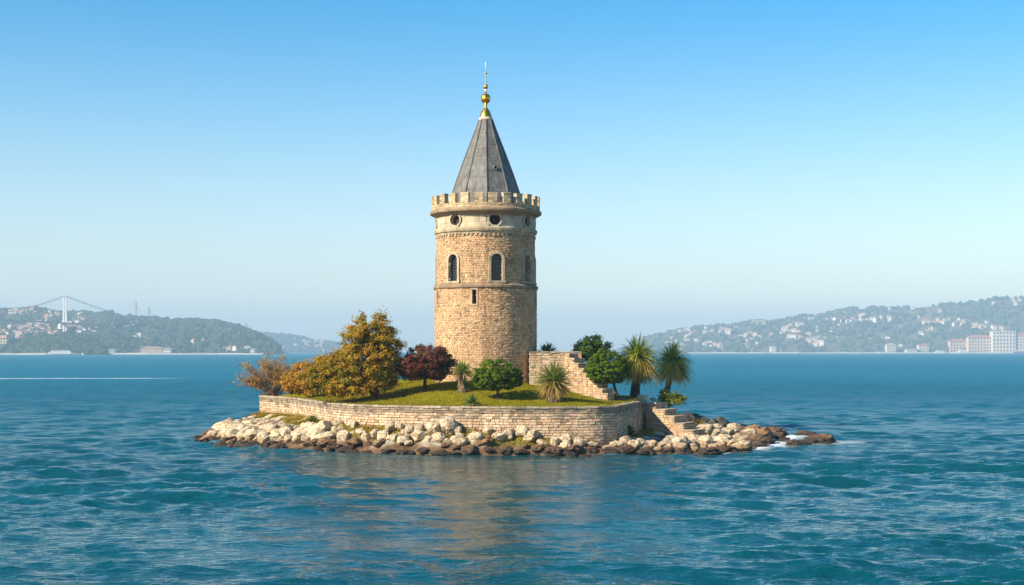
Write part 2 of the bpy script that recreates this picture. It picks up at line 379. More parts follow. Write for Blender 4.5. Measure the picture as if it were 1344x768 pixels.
def make_grass():
    mb = MB()
    n = 70000; x = rng.uniform(-18.5, 9, n); y = rng.uniform(83.8, 101, n)
    dw = pdist(WPOLY, x, y); ok = inside(WPOLY, x, y) & (dw > .12) & (np.hypot(x-TX, y-TY) > 3.4); x, y = x[ok], y[ok]
    z = lawn_z(x, y); h = rng.uniform(.05, .13, len(x))*(1+.8*(dw[ok] < .5))
    k = rng.integers(0, len(GX), 26000); x2 = GX[k]+rng.uniform(-.15, .15, len(k)); y2 = GY[k]+rng.uniform(-.15, .15, len(k))
    x = np.r_[x, x2]; y = np.r_[y, y2]; z = np.r_[z, ground_z(x2, y2)]; h = np.r_[h, rng.uniform(.10, .34, len(k))]
    n = len(x); a = rng.uniform(0, 6.283, n); wd = rng.uniform(.012, .03, n); ln = rng.normal(0, .35, (n, 2))*h[:, None]
    p = np.stack([x, y, z-.02], 1); t = np.stack([np.cos(a)*wd, np.sin(a)*wd, 0*a], 1)
    V = np.stack([p-t, p+t, p+np.stack([ln[:, 0], ln[:, 1], h], 1)], 1).reshape(-1, 3)
    base = np.array((.19, .175, .008))*rng.uniform(.7, 1.35, (n, 1)); dry = rng.random(n) < .18
    base[dry] = np.array((.27, .20, .04))*rng.uniform(.7, 1.2, (dry.sum(), 1))
    base[len(x)-len(k):] *= np.array((1.25, 1.0, 1.0))
    mb.add(V, np.arange(3*n).reshape(-1, 3), np.repeat(base, 3, 0))
    tag(mb.build('grass', M['grass_blade']), 'short yellow green grass blades on the terrace and at its foot', 'grass', kind='stuff')
make_grass()
def make_leaf_litter():
    c = land(470, 524, lawn_z); n = 1500; x = rng.normal(c.x, 2.6, n); y = rng.normal(c.y+.5, 1.6, n); ok = inside(WPOLY, x, y) & (pdist(WPOLY, x, y) > .3); x, y = x[ok], y[ok]; n = len(x)
    cen = np.stack([x, y, lawn_z(x, y)+.06], 1); nr = rng.normal(0, .3, (n, 3)); nr[:, 2] = 1; nr /= np.linalg.norm(nr, axis=1)[:, None]
    mb = MB(); leaf_mesh(mb, cen, nr, rng.uniform(.03, .06, n), np.array([(.40, .20, .03), (.30, .16, .03), (.22, .12, .04)])[rng.integers(0, 3, n)])
    tag(mb.build('fallen_leaves', M['leaf']), 'scattered fallen autumn leaves on the lawn under the golden tree', 'leaves', kind='stuff')

# ------------------------------------------------------------------ brickwork
TAN = (.555, .362, .205)
def brick_col(base=TAN):
    r = rng.random()
    if r < .09: base = tuple(b*.62 for b in base)
    elif r < .22: base = (base[0]*1.14, base[1]*1.17, base[2]*1.22)
    elif r < .34: base = (base[0]*.95, base[1]*.84, base[2]*.74)
    return jcol(base, .11, .04)
def wall_bricks(mb, path, zlo, zhi, ch=.19, bl=.46, base=TAN, out=None, depth=.22, jit=.012):
    """courses of separate blocks along a plan polyline; the outer side is on the right hand of the walking direction reversed (towards n)"""
    P = resample(path, .05); seg = np.linalg.norm(np.diff(P, axis=0), axis=1); S = np.r_[0, np.cumsum(seg)]
    z = zhi; row = 0
    while z > -.3:
        z -= ch; s = -rng.uniform(0, bl)
        while s < S[-1]:
            l = bl*rng.uniform(.6, 1.35); a = max(s, 0); b = min(s+l, S[-1]); s += l
            if b-a < .06: continue
            m_ = (a+b)/2; p = np.array([np.interp(m_, S, P[:, 0]), np.interp(m_, S, P[:, 1])])
            if z+ch < zlo(p[0], p[1])-.25: continue
            i = min(np.searchsorted(S, m_), len(P)-1); i0, i1 = max(i-3, 0), min(i+3, len(P)-1)
            t = P[i1]-P[i0]; t = t/np.linalg.norm(t); nn = np.array((t[1], -t[0]))
            o = (p[0], p[1], z+.012)
            mb.frame((o[0]-nn[0]*depth, o[1]-nn[1]*depth, o[2]), (*t, 0), (*nn, 0), (b-a-.030, depth+rng.uniform(0, .05), ch-.036), brick_col(base), 0, jit)
        row += 1
def wall_core(mb, path, z0, z1, back=.35, col=(.19, .13, .075)):
    P = resample(path, .4); n = len(P)
    T = np.gradient(P, axis=0); T /= np.linalg.norm(T, axis=1)[:, None]; Nn = np.stack([T[:, 1], -T[:, 0]], 1)
    A = P-Nn*.012; B = P-Nn*back
    V = np.vstack([np.c_[A, np.full(n, z0)], np.c_[A, np.full(n, z1)], np.c_[B, np.full(n, z1)], np.c_[B, np.full(n, z0)]])
    f = [(k*n+i, k*n+i+1, ((k+1) % 4)*n+i+1, ((k+1) % 4)*n+i) for k in range(3) for i in range(n-1)]
    mb.add(V, f, col)
def coping(mb, path, z, length=.7, width=.5, th=.11, base=(.36, .29, .20)):
    P = resample(path, .05); S = np.r_[0, np.cumsum(np.linalg.norm(np.diff(P, axis=0), axis=1))]; s = 0
    while s < S[-1]-.05:
        l = min(length*rng.uniform(.7, 1.3), S[-1]-s); m_ = s+l/2; s += l
        p = np.array([np.interp(m_, S, P[:, 0]), np.interp(m_, S, P[:, 1])]); i = min(np.searchsorted(S, m_), len(P)-1)
        t = P[min(i+4, len(P)-1)]-P[max(i-4, 0)]; t = t/np.linalg.norm(t); nn = np.array((t[1], -t[0]))
        wd = width+rng.uniform(-.04, .04); o = p+nn*(.07+rng.uniform(-.015, .02))-nn*wd
        mb.frame((o[0], o[1], z+rng.uniform(-.012, .012)), (*t, 0), (*nn, 0), (l-.02, wd, th), jcol(base, .25, .05), 0, .012)
PINK = (.57, .405, .262)
wall = tag(empty('retaining_wall', (0, 0, 0)), 'long curved pale brick retaining wall holding the lawn above the rocks', 'retaining wall')
mb = MB()
zf = lambda x, y: float(wall_foot(x, y))-.15
for pth in ([tuple(p) for p in WFRONT], WRIGHT): wall_core(mb, pth, -.2, ZT-.06); wall_bricks(mb, pth, zf, ZT-.36, .165, .36, PINK)
wall_core(mb, WBACK, -.2, ZT-.06); 
mb.build('brick_face', M['brick'], wall)
mb = MB()
for pth in ([tuple(p) for p in WFRONT], WRIGHT): wall_bricks(mb, pth, lambda x, y: ZT-.3, ZT-.06, .15, .5, (.30, .235, .165), jit=.016)
mb.build('weathered_course', M['coping'], wall)
mb = MB()
for pth in ([tuple(p) for p in WFRONT], WRIGHT, WBACK): coping(mb, pth, ZT-.06)
mb.build('coping', M['coping'], wall)

# ------------------------------------------------------------------ tower
K = 98/F
zy = lambda py: H-(py-HOR)*K
tower = tag(empty('stone_tower', (TX, TY, 0)), 'tall round tan brick tower with battlements and a pointed grey roof', 'tower')
def pol(r, th, z): return (r*math.sin(th), -r*math.cos(th), z)
def in_open(ops, th, z, pad=0):
    for o in ops:
        dth = (th-o['th']+math.pi) % (2*math.pi)-math.pi; x = dth*o['R']
        if o['kind'] == 'round':
            if math.hypot(x, z-o['z']) < o['r']+pad: return True
        else:
            if abs(x) < o['w']/2+pad and o['z0']-pad < z < o['z1']-(o['w']/2 if o['kind'] == 'arch' else 0)+(pad if o['kind'] == 'slit' else 0): return True
            if o['kind'] == 'arch' and math.hypot(x, z-(o['z1']-o['w']/2)) < o['w']/2+pad and z >= o['z1']-o['w']/2: return True
    return False
def drum_core(mb, r, z0, z1, ops, col, dz=.06, seg=330, mat=0):
    nz = max(1, int(round((z1-z0)/dz))); zs = np.linspace(z0, z1, nz+1)
    V = [pol(r, 2*math.pi*j/seg, z) for z in zs for j in range(seg)]; fs = []
    for i in range(nz):
        for j in range(seg):
            if ops and in_open(ops, 2*math.pi*(j+.5)/seg, (zs[i]+zs[i+1])/2): continue
            fs.append((i*seg+j, i*seg+(j+1) % seg, (i+1)*seg+(j+1) % seg, (i+1)*seg+j))
    mb.add(V, fs, col, mat)
def drum_bricks(mb, r, z0, z1, ops, ch=.115, bl=.235, base=TAN):
    n = int(round((z1-z0)/ch)); ch = (z1-z0)/n
    for i in range(n):
        z = z0+i*ch; a = rng.uniform(0, .1)
        end = a+2*math.pi
        while a < end-.02:
            da = min(bl*rng.uniform(.65, 1.35)/r, end-a); am = a+da/2; a += da
            if ops and in_open(ops, am, z+ch/2, .03): continue
            t = np.array((math.cos(am), math.sin(am), 0)); nn = np.array((math.sin(am), -math.cos(am), 0))
            mb.frame(nn*(r-.06)+np.array((0, 0, z+.009)), t, nn, (da*r-.026, .06+rng.uniform(.004, .04), ch-.023), brick_col(base), 0, .011)
RL, RU, RO = 3.53, 3.40, 3.42
zA, zB, zC, zD, zE = zy(497)-.6, zy(380), zy(374), zy(311), zy(303)
zF, zG = zy(284), zy(277)
slits = [dict(kind='slit', th=R(a), R=RL, w=.30, z0=zy(401), z1=zy(383)) for a in (-11.5, -67, 78)]
archs = [dict(kind='arch', th=R(a), R=RU, w=.80, z0=zy(371.5), z1=zy(337)) for a in (-39, 13.5, 57, -84, 104)]
ocul = [dict(kind='round', th=R(a), R=RO, r=.43, z=zy(293.5)) for a in (-36, 11.5, 57, 102, -83)]
mb = MB(); drum_core(mb, RL-.01, zA, zB, slits, (.30, .20, .12)); drum_bricks(mb, RL, zA, zB-.02, slits)
mb.build('lower_drum', M['brick'], tower)
mb = MB(); drum_core(mb, RU-.01, zC, zD, archs, (.30, .20, .12)); drum_bricks(mb, RU, zC, zD-.1, archs, base=(.55, .365, .205))
mb.build('upper_drum', M['brick'], tower)
mb = MB(); drum_core(mb, RO-.03, zE-.05, zF+.1, ocul, (.30, .25, .18))
# ashlar blocks of the gallery storey
n = 3; ch = (zF-zE)/n
for i in range(n):
    a = rng.uniform(0, .2); end = a+2*math.pi
    while a < end-.03:
        da = min(rng.uniform(.55, 1.25)/RO, end-a); am = a+da/2; a += da
        nsub = max(1, int(da*RO/.14)); c = jcol((.50, .42, .295), .13, .04); pr = rng.uniform(0, .02)
        for s in range(nsub):
            aa = am-da/2+da*(s+.5)/nsub
            if in_open(ocul, aa, zE+i*ch+ch/2, .12): continue
            t = np.array((math.cos(aa), math.sin(aa), 0)); nn = np.array((math.sin(aa), -math.cos(aa), 0))
            mb.frame(nn*(RO-.05)+np.array((0, 0, zE+i*ch+.004)), t, nn, (da*RO/nsub-(.012 if s in (0, nsub-1) else -.002), .05+pr, ch-.008), c)
mb.build('gallery_drum', M['stone'], tower)
def ring(name, prof, col, m='stone', blocks=True):
    mb = MB(); seg = 96; V = []; C = []
    cs = [jcol(col, .16, .05) for _ in range(seg//2)]
    for r, z in prof:
        for j in range(seg):
            q = 2*math.pi*j/seg; rr = r+.012*math.sin(13*q+z*3)+.008*math.sin(29*q); V.append((rr*math.cos(q), rr*math.sin(q), z+.008*math.sin(17*q))); C.append(cs[j//2])
    fs = [(i*seg+j, i*seg+(j+1) % seg, (i+1)*seg+(j+1) % seg, (i+1)*seg+j) for i in range(len(prof)-1) for j in range(seg)]
    mb.add(V, fs, np.array(C)); return mb.build(name, M[m], tower)
ring('string_course', [(RL-.05, zy(382.5)), (3.58, zy(381.2)), (3.66, zy(379.5)), (3.66, zy(377)), (3.58, zy(376)), (3.50, zy(374.5)), (3.2, zy(373.5))], (.27, .195, .12))
ring('cornice', [(RU-.1, zy(312)), (3.44, zy(311.5)), (3.47, zy(309)), (3.56, zy(308)), (3.60, zy(305.5)), (3.60, zy(303.5)), (3.50, zy(302.5)), (3.2, zy(302))], (.44, .35, .23))
for j in range(72):
    mb = MB(); q = 2*math.pi*j/72; t = np.array((math.cos(q), math.sin(q), 0)); nn = np.array((math.sin(q), -math.cos(q), 0))
    mb.frame(nn*3.3+np.array((0, 0, zy(314.2))), t, nn, (.15, .19, .16), jcol((.42, .32, .2), .2), 0, .01); mb.build('dentil', M['stone'], tower)
ring('overhanging_cornice', [(RO-.05, zy(289)), (3.47, zy(287.8)), (3.55, zy(286)), (3.68, zy(284.4)), (3.86, zy(283)), (3.89, zy(281.5)), (3.89, zy(279.5)), (3.82, zy(278.2)), (3.76, zy(277.5)), (3.3, zy(277))], (.31, .225, .14))
# parapet and merlons
mb = MB(); zp0, zp1 = zy(278), zy(272.5)
mb.lathe([(3.74, zp0), (3.74, zp1), (3.44, zp1), (3.44, zp0)], 96, (.36, .27, .17)); drum_bricks(mb, 3.735, zp0+.02, zp1, None, .12, .4, (.48, .36, .22))
mb.lathe([(3.5, zp0+.02), (.1, zp0+.06)], 48, (.2, .17, .13))
mb.build('parapet', M['brick'], tower)
NM = 24
for j in range(NM):
    q = 2*math.pi*(j+.5)/NM+.02; t = np.array((math.cos(q), math.sin(q), 0)); nn = np.array((math.sin(q), -math.cos(q), 0))
    mb = MB(); mw = .56+rng.uniform(-.02, .03); mh = .60+rng.uniform(-.03, .03); z0 = zp1
    mb.frame(nn*3.45+np.array((0, 0, z0)), t, nn, (mw-.04, .26, mh), (.30, .22, .13))
    for i in range(4):
        for s in range(2):
            off = (.14 if i % 2 else -.14)*.4; l0 = mw*(.5+(off if s == 0 else -off)); cx = (-mw/2+l0/2) if s == 0 else (mw/2-l0/2)
            mb.frame(nn*3.43+t*cx+np.array((0, 0, z0+i*mh/4+.006)), t, nn, (l0-.02, .31+rng.uniform(0, .025), mh/4-.014), brick_col((.52, .40, .25)), 0, .008)
    mb.frame(nn*3.42+np.array((0, 0, z0+mh)), t, nn, (mw+.03, .35, .07), jcol((.45, .38, .28), .15), 0, .008)
    mb.build('merlon', M['brick'], tower)
# windows
def plate(th, r):
    t = np.array((math.cos(th), math.sin(th), 0)); nn = np.array((math.sin(th), -math.cos(th), 0)); up = np.array((0, 0, 1.))
    return lambda x, d, z: tuple(t*x+nn*(r+d)+up*z)
def arch_pts(w_, z0, z1, n=12):
    r = w_/2; zc = z1-r; p = [(-r, z0)]
    p += [(-r*math.cos(math.pi*i/n), zc+r*math.sin(math.pi*i/n)) for i in range(n+1)]
    return p+[(r, z0)]
def surround(mb, f, inner, outer, d0, d1, cols, closed):
    n = len(inner)
    for i in range(n if closed else n-1):
        j = (i+1) % n; a, b, c, d = inner[i], inner[j], outer[j], outer[i]
        q = [f(*(p[0], dd, p[1])) for dd in (d0, d1) for p in (a, b, c, d)]
        mb.add(q, BOXF, jcol(cols, .14, .04))
for k, o in enumerate(archs):
    f = plate(o['th'], RU); w_, z0, z1 = o['w'], o['z0'], o['z1']
    wd = MB(); surround(wd, f, arch_pts(w_-.02, z0, z1-.01), arch_pts(w_+.30, z0, z1+.15), -.34, .085, (.46, .365, .25), False)
    wo = wd.build('arched_window', M['stone'], tower)
    s = MB(); q = [f(x, d, z) for z in (z0-.14, z0) for x, d in ((-w_/2-.2, .13), (w_/2+.2, .13), (w_/2+.2, -.34), (-w_/2-.2, -.34))]
    s.add(q, BOXF, (.42, .34, .23)); s.build('sill', M['stone'], wo)
    p = MB(); p.poly([f(x, -.26, z) for x, z in arch_pts(w_, z0, z1)], (1, 1, 1))
    if k == 2:
        p = MB()
        for i in range(int((z1-z0)/.15)+1):
            for s_ in range(3):
                x = (-.5+(s_+.5)/3)*w_
                if math.hypot(x, max(0, z0+i*.15+.1-(z1-w_/2))) > w_/2-.02: continue
                c = jcol((.26, .18, .11), .25); q = [f(x+dx, d, z0+i*.15+dz) for dz in (.008, .14) for dx, d in ((-.125, -.2), (.125, -.2), (.125, -.33), (-.125, -.33))]
                p.add(q, BOXF, c)
        p.poly([f(x, -.3, z) for x, z in arch_pts(w_, z0, z1)], (.1, .07, .05))
        tag(p.build('brick_infill', M['brick'], wo), 'arch walled up with brown brick')
    else:
        p.build('pane', M['glass'], wo)
        g = MB()
        for i in range(1, 4):
            x = -w_/2+w_*i/4; g.add([f(x+dx, d, z) for z in (z0, z1-w_/2+math.sqrt(max(0, w_*w_/4-x*x))) for dx, d in ((-.012, -.23), (.012, -.23), (.012, -.25), (-.012, -.25))], BOXF, (.05, .06, .07))
        for i in range(1, 9):
            z = z0+.19*i
            if z > z1-.1: break
            hx = w_/2 if z < z1-w_/2 else math.sqrt(max(0, w_*w_/4-(z-z1+w_/2)**2))
            g.add([f(x, d, z+dz) for dz in (-.01, .01) for x, d in ((-hx, -.228), (hx, -.228), (hx, -.252), (-hx, -.252))], BOXF, (.05, .06, .07))
        g.build('lead_lattice', M['metal'], wo)
for o in ocul:
    f = plate(o['th'], RO); n = 24; c = lambda r: [(r*math.cos(2*math.pi*i/n), o['z']+r*math.sin(2*math.pi*i/n)) for i in range(n)]
    wd = MB(); surround(wd, f, c(o['r']-.03), c(o['r']+.08), -.4, .06, (.50, .42, .29), True); wo = wd.build('round_window', M['stone'], tower)
    p = MB(); p.poly([f(x, -.34, z) for x, z in c(o['r'])]); p.build('pane', M['dark'], wo)
    g = MB()
    for dx, dz in ((.015, o['r']-.04), (o['r']-.04, .015)):
        g.add([f(x, d, o['z']+z) for z in (-dz, dz) for x, d in ((-dx, -.30), (dx, -.30), (dx, -.325), (-dx, -.325))], BOXF, (.07, .05, .04))
    g.build('glazing_bar', M['metal'], wo)
for o in slits:
    f = plate(o['th'], RL); w_, z0, z1 = o['w'], o['z0'], o['z1']
    inn = [(-w_/2, z0), (-w_/2, z1), (w_/2, z1), (w_/2, z0)]; out = [(-w_/2-.1, z0-.1), (-w_/2-.1, z1+.1), (w_/2+.1, z1+.1), (w_/2+.1, z0-.1)]
    wd = MB(); surround(wd, f, inn, out, -.5, .055, (.44, .32, .2), True); wo = wd.build('arrow_slit', M['stone'], tower)
    p = MB(); p.poly([f(x, -.42, z) for x, z in inn]); p.build('hollow', M['dark'], wo)
# roof
NS = 10; PH = R(3)
prof = [(2.52, zy(271)), (2.50, zy(263)), (2.40, zy(254)), (2.08, zy(236)), (1.62, zy(213)), (1.14, zy(190)), (.76, zy(172)), (.50, zy(158.5)), (.46, zy(157))]
mb = MB(); V = []; nsub = 4
for r, z in prof:
    for j in range(NS):
        for s in range(nsub):
            a0 = PH+2*math.pi*j/NS; a1 = PH+2*math.pi*(j+1)/NS; t = s/nsub
            p0 = np.array(pol(r, a0, z)); p1 = np.array(pol(r, a1, z)); V.append(p0+(p1-p0)*t)
sg = NS*nsub; mb.add(V, [(i*sg+j, i*sg+(j+1) % sg, (i+1)*sg+(j+1) % sg, (i+1)*sg+j) for i in range(len(prof)-1) for j in range(sg)])
roof = mb.build('spire_roof', M['roof'], tower)
for j in range(NS):
    mb = MB(); a = PH+2*math.pi*j/NS; mb.tube([pol(r+.01, a, z) for r, z in prof], [.05]*3+[.046]*3+[.04]*3, 6); mb.build('ridge_roll', M['roof'], roof)
for zz in (250, 231, 211, 193, 176):
    r = np.interp(-zz, [-271, -263, -254, -236, -213, -190, -172, -158.5], [p[0] for p in prof[:8]])
    for j in range(NS):
        a0, a1 = PH+2*math.pi*j/NS, PH+2*math.pi*(j+1)/NS; dz = rng.uniform(-.3, .3)
        rr = np.interp(-(zz-dz/K), [-271, -263, -254, -236, -213, -190, -172, -158.5], [p[0] for p in prof[:8]])
        mb = MB(); mb.tube([pol(rr+.004, a0, zy(zz)+dz), pol(rr+.004, a1, zy(zz)+dz)], .016, 4); mb.build('lead_seam', M['roof'], roof)
a = R(22); r = 1.62*math.cos(R(17)); mb = MB(); f = plate(a, r-.02)
n = 14; c = lambda q: [(q*math.cos(2*math.pi*i/n), zy(224)+q*math.sin(2*math.pi*i/n)) for i in range(n)]
r2 = np.interp(-224, [-236, -213], [2.08, 1.62])*math.cos(R(14)); f = plate(a, r2)
surround(mb, f, c(.09), c(.16), -.2, .12, (.17, .17, .17), True); v = mb.build('roof_vent', M['stone'], roof)
mb = MB(); mb.poly([f(x, .03, z) for x, z in c(.1)]); mb.build('hollow', M['dark'], v)
# finial
fin = MB(); fin.lathe([(.50, zy(158.3)), (.52, zy(157)), (.50, zy(156)), (.42, zy(155.6)), (.46, zy(154.5)), (.40, zy(153.6))], 40, (.50, .42, .32))
fo = fin.build('finial_collar', M['stone'], tower, True)
mb = MB(); mb.lathe([(.44, zy(154)), (.43, zy(152.5)), (.36, zy(149)), (.25, zy(145)), (.15, zy(142.5)), (.09, zy(141)), (.07, zy(138))], 40); g0 = mb.build('finial', M['gold'], tower, True)
def ball(name, zc, r, sq=1., tip=.06):
    mb = MB(); pr = [(max(.03, r*math.sin(math.pi*i/16)), zc-r*sq*math.cos(math.pi*i/16)) for i in range(17)]; mb.lathe(pr, 28); return mb.build(name, M['gold'], g0, True)
ball('ball', zy(129.5), .345, 1.05); ball('ball', zy(114), .17); ball('ball', zy(96), .095)
mb = MB(); mb.lathe([(.10, zy(139)), (.13, zy(137)), (.07, zy(135.5)), (.06, zy(122)), (.11, zy(121)), (.05, zy(119)), (.05, zy(108)), (.04, zy(98)), (.03, zy(90)), (.018, zy(82)), (.001, zy(81))], 12); mb.build('rod', M['gold'], g0, True)
# ------------------------------------------------------------------ upper platform, staircase, lower steps
def brick_block(mb, o, t, n, dims, base=PINK, ch=.17, bl=.4):
    """a block of laid bricks with a core; o is the centre of its back bottom edge, dims (along t, along n, up)"""
    l, d, h = dims; o = np.array(o, float); t = np.array((*t, 0.)); n = np.array((*n, 0.))
    mb.frame(o, t, n, (l-.03, d-.015, h-.012), tuple(b*.5 for b in base))
    k = max(1, int(round(h/ch))); hh = h/k
    for i in range(k):
        for (oo, tt, nn, L) in ((o+n*d, t, n, l), (o+t*l/2+n*d/2, n, t, d), (o-t*l/2+n*d/2, n, -t, d)):
            s = 0; first = True
            while s < L-.04:
                q = min(bl*rng.uniform(.6, 1.3), L-s); c = s+q/2-L/2; s += q
                mb.frame(oo+tt*c-nn*.1+np.array((0, 0, i*hh+.008)), tt, nn, (q-.024, .1+rng.uniform(-.004, .045), hh-.022), brick_col(base), 0, .014)
def slab(mb, o, t, n, dims, base=(.46, .39, .29)):
    mb.frame(o, (*t, 0), (*n, 0), dims, jcol(base, .2), 0, .028)
s2 = math.sqrt(.5)
plat = tag(empty('stone_platform', (3.4, 95.2, 3.0)), 'raised brick platform joining the tower to the upper staircase', 'platform')
zpl = float(at(0, 463, 95.2).z)
mb = MB(); brick_block(mb, (-.45, 3.4, -.3), (1, 0), (0, -1), (3.5, 3.4, zpl-3.0+.3), (.50, .365, .235)); mb.build('brick_base', M['brick'], plat)
mb = MB()
for i in range(5): slab(mb, (-.45-1.75+.35+.7*i, 3.4, zpl-3.0), (1, 0), (0, -1), (.69, 3.46, .09), (.42, .34, .24))
mb.build('coping', M['coping'], plat)
def stair(name, label, top, bottom, zt, zb, nst, width, zground, side_wall):
    top = np.array(top, float); bottom = np.array(bottom, float); e = bottom-top; L = np.linalg.norm(e); e /= L
    back = np.array((-e[1], e[0])) if -e[1]*0+e[0] > 0 else np.array((e[1], -e[0]))
    if back[1] < 0: back = -back
    root = tag(empty(name, (top[0], top[1], zb)), label, 'stairs')
    run = L/nst; rise = (zt-zb)/nst
    for i in range(nst):
        h = zt-rise*(i+.15)-zground; c = e*(run*(i+.5))+back*width
        mb = MB(); brick_block(mb, (c[0], c[1], zground-zb), e, -back, (run, width, h-.09), (.45, .315, .195), .16, .36)
        st = mb.build('step', M['brick'], root)
        mb = MB(); c2 = e*(run*(i+.5)+.05)+back*width
        slab(mb, (c2[0], c2[1], zground-zb+h-.09), e, -back, (run+.10, width+.06, .085), (.40, .32, .225)); mb.build('tread', M['stone'], st)
    if side_wall:
        mb = MB()
        for i in range(nst):
            h = zt-rise*(i-.9)-zground+side_wall; c = e*(run*(i+.5))+back*(width+.36)
            brick_block(mb, (c[0], c[1], zground-zb), e, -back, (run, .34, h), (.55, .42, .29), .16, .36)
        mb.build('side_wall', M['brick'], root)
    return root
stair('stone_staircase', 'steep brick staircase climbing from the lawn to the raised platform', (at(741, 0, 95.1).x, 95.1), (at(797, 0, 92.2).x, 92.2), zpl+.02, float(at(0, 523, 92.2).z)+.05, 9, 1.0, 2.45, 0)
stair('stone_steps', 'low brick steps with pale treads descending from the terrace corner to the rocks', (8.95, 93.9), (11.75, 91.2), ZT+.02, .62, 5, 1.25, .1, 0)
# end pier of the wall by the lower steps
mb = MB(); pier = empty('wall_pier', (8.75, 94.5, 2.0)); tag(pier, 'short square stone pier where the terrace wall meets the lower steps', 'pier')
brick_block(mb, (0, .3, 0), (1, 0), (0, -1), (.6, .6, 1.0), (.50, .41, .29)); mb.build('shaft', M['brick'], pier)
mb = MB(); slab(mb, (0, .34, 1.0), (1, 0), (0, -1), (.7, .7, .12)); mb.build('cap', M['stone'], pier)
# paved path behind the staircase foot
P = [(6.3, 93.6), (8.5, 94.0), (8.7, 97), (6.4, 97)]
mb = MB()
for i in range(5):
    for j in range(6):
        x = 6.25+.42*i; y = 93.7+.55*j; zz = float(lawn_z(x, y)); mb.frame((x, y+.25, zz), (1, 0, 0), (0, -1, 0), (.40, .52, .05), jcol((.22, .18, .14), .2), 0, .012)
tag(mb.build('path', M['coping']), 'worn paved path at the foot of the upper staircase', 'path', kind='structure')

# ------------------------------------------------------------------ plants
def leaf_mesh(mb, cen, nrm, size, col, asp=.55):
    n = len(cen); rv = rng.normal(size=(n, 3)); u = np.cross(nrm, rv); u /= np.linalg.norm(u, axis=1)[:, None]+1e-9
    v = np.cross(nrm, u); s = size[:, None]
    V = np.stack([cen-u*s, cen-v*s*asp, cen+u*s, cen+v*s*asp], 1).reshape(-1, 3)
    mb.add(V, np.arange(4*n).reshape(-1, 4), np.repeat(col, 4, 0))
def crown_leaves(mb, ells, nclump, crad, nleaf, lsize, cols, shell=.75, sprig=0.):
    """ells: list of (centre, radii); leaves gather in clumps spread over the union of the ellipsoids"""
    vol = np.array([e[1][0]*e[1][1]*e[1][2] for e in ells])**.7; vol = vol/vol.sum()
    cl = []
    for _ in range(nclump):
        e = ells[rng.choice(len(ells), p=vol)]; d = rng.normal(size=3); d /= np.linalg.norm(d)
        r = rng.uniform(shell, 1.0) if rng.random() < .8 else rng.uniform(.3, shell)
        cl.append((np.array(e[0])+d*np.array(e[1])*r, d, rng.uniform(.6, 1.35)*crad, cols[rng.integers(len(cols))]))
    per = max(3, nleaf//nclump)
    for c, d, r, col in cl:
        k = per; u = rng.normal(size=(k, 3)); u /= np.linalg.norm(u, axis=1)[:, None]
        rr = r*rng.uniform(.35, 1.05, (k, 1)); q = c+u*rr*np.array((1.15, 1.15, .75))
        if sprig: q = q+d*rng.exponential(sprig, (k, 1))
        nr = u*.8+d*.5+rng.normal(size=(k, 3))*.5+np.array((0, 0, .35)); nr /= np.linalg.norm(nr, axis=1)[:, None]
        cc = np.array(col)*rng.uniform(.7, 1.35, (k, 1))*(1+rng.normal(0, .07, (k, 3)))
        leaf_mesh(mb, q, nr, lsize*rng.uniform(.6, 1.3, k), np.clip(cc, .004, 1))
    return [c[0] for c in cl]
def plant_scale(p): return p.y/F
def tree(name, label, cat, base, pells, nclump, crad, nleaf, lsize, cols, trunk_r, trunk_col=(.10, .07, .05), fork=.45, lean=0, depth=.85, branches=9, group=None, sprig=0., surf=lawn_z, base_pt=None, shell=.75):
    p = base_pt or land(*base, surf); k = p.y/F
    root = tag(empty(name, p), label, cat, group)
    ells = []
    for (cx, cy, rx, ry, *dd) in pells:
        c = ((cx-CX)*k-p.x, dd[0] if dd else 0, H-(cy-HOR)*k-p.z); ells.append((c, (rx*k, rx*k*depth, ry*k)))
    mb = MB(); pts = crown_leaves(mb, ells, nclump, crad, nleaf, lsize, cols, shell, sprig); mb.build('crown', M['leaf'], root)
    low = min(e[0][2]-e[1][2] for e in ells); cz = np.mean([e[0][2] for e in ells]); cxm = np.mean([e[0][0] for e in ells])
    fk = max(.25, low+(cz-low)*fork)
    tr = MB(); F0 = Vector((cxm*.35+lean, 0, fk))
    tr.tube([(0, 0, -.15), (0.02, 0, fk*.3), (F0.x*.6, .02, fk*.7), F0], [trunk_r*1.35, trunk_r, trunk_r*.85, trunk_r*.75], 9, trunk_col)
    tr.build('trunk', M['bark'], root, True)
    if branches:
        br = MB(); sel = [pts[i] for i in rng.choice(len(pts), min(branches*3, len(pts)), replace=False)]
        for i, q in enumerate(sel):
            q = Vector(q); st = F0*(.75+.25*rng.random()); mid = st.lerp(q, .5)+Vector((rng.normal(0, .08), rng.normal(0, .08), .12))
            r0 = trunk_r*(.55 if i < branches else .28); br.tube([st, mid, q], [r0, r0*.6, r0*.2], 5, trunk_col, cap=False)
        br.build('branch_crown' if False else 'limbs', M['bark'], root, True)
    return root
make_leaf_litter()
GOLD = [(.39, .215, .018), (.33, .20, .015), (.25, .185, .015), (.41, .24, .024), (.20, .165, .015)]
tree('golden_tree', 'tall golden autumn tree with a narrow top tier above a wide lower crown', 'tree', (491, 525),
     [(488, 434, 30, 22), (487, 448, 40, 18), (476, 480, 54, 26), (440, 492, 36, 24), (506, 488, 24, 22), (466, 503, 56, 13), (420, 500, 24, 18)], 900, .26, 96000, .064, GOLD, .17, (.075, .05, .035), .25, 0, .8, 16, sprig=.11)
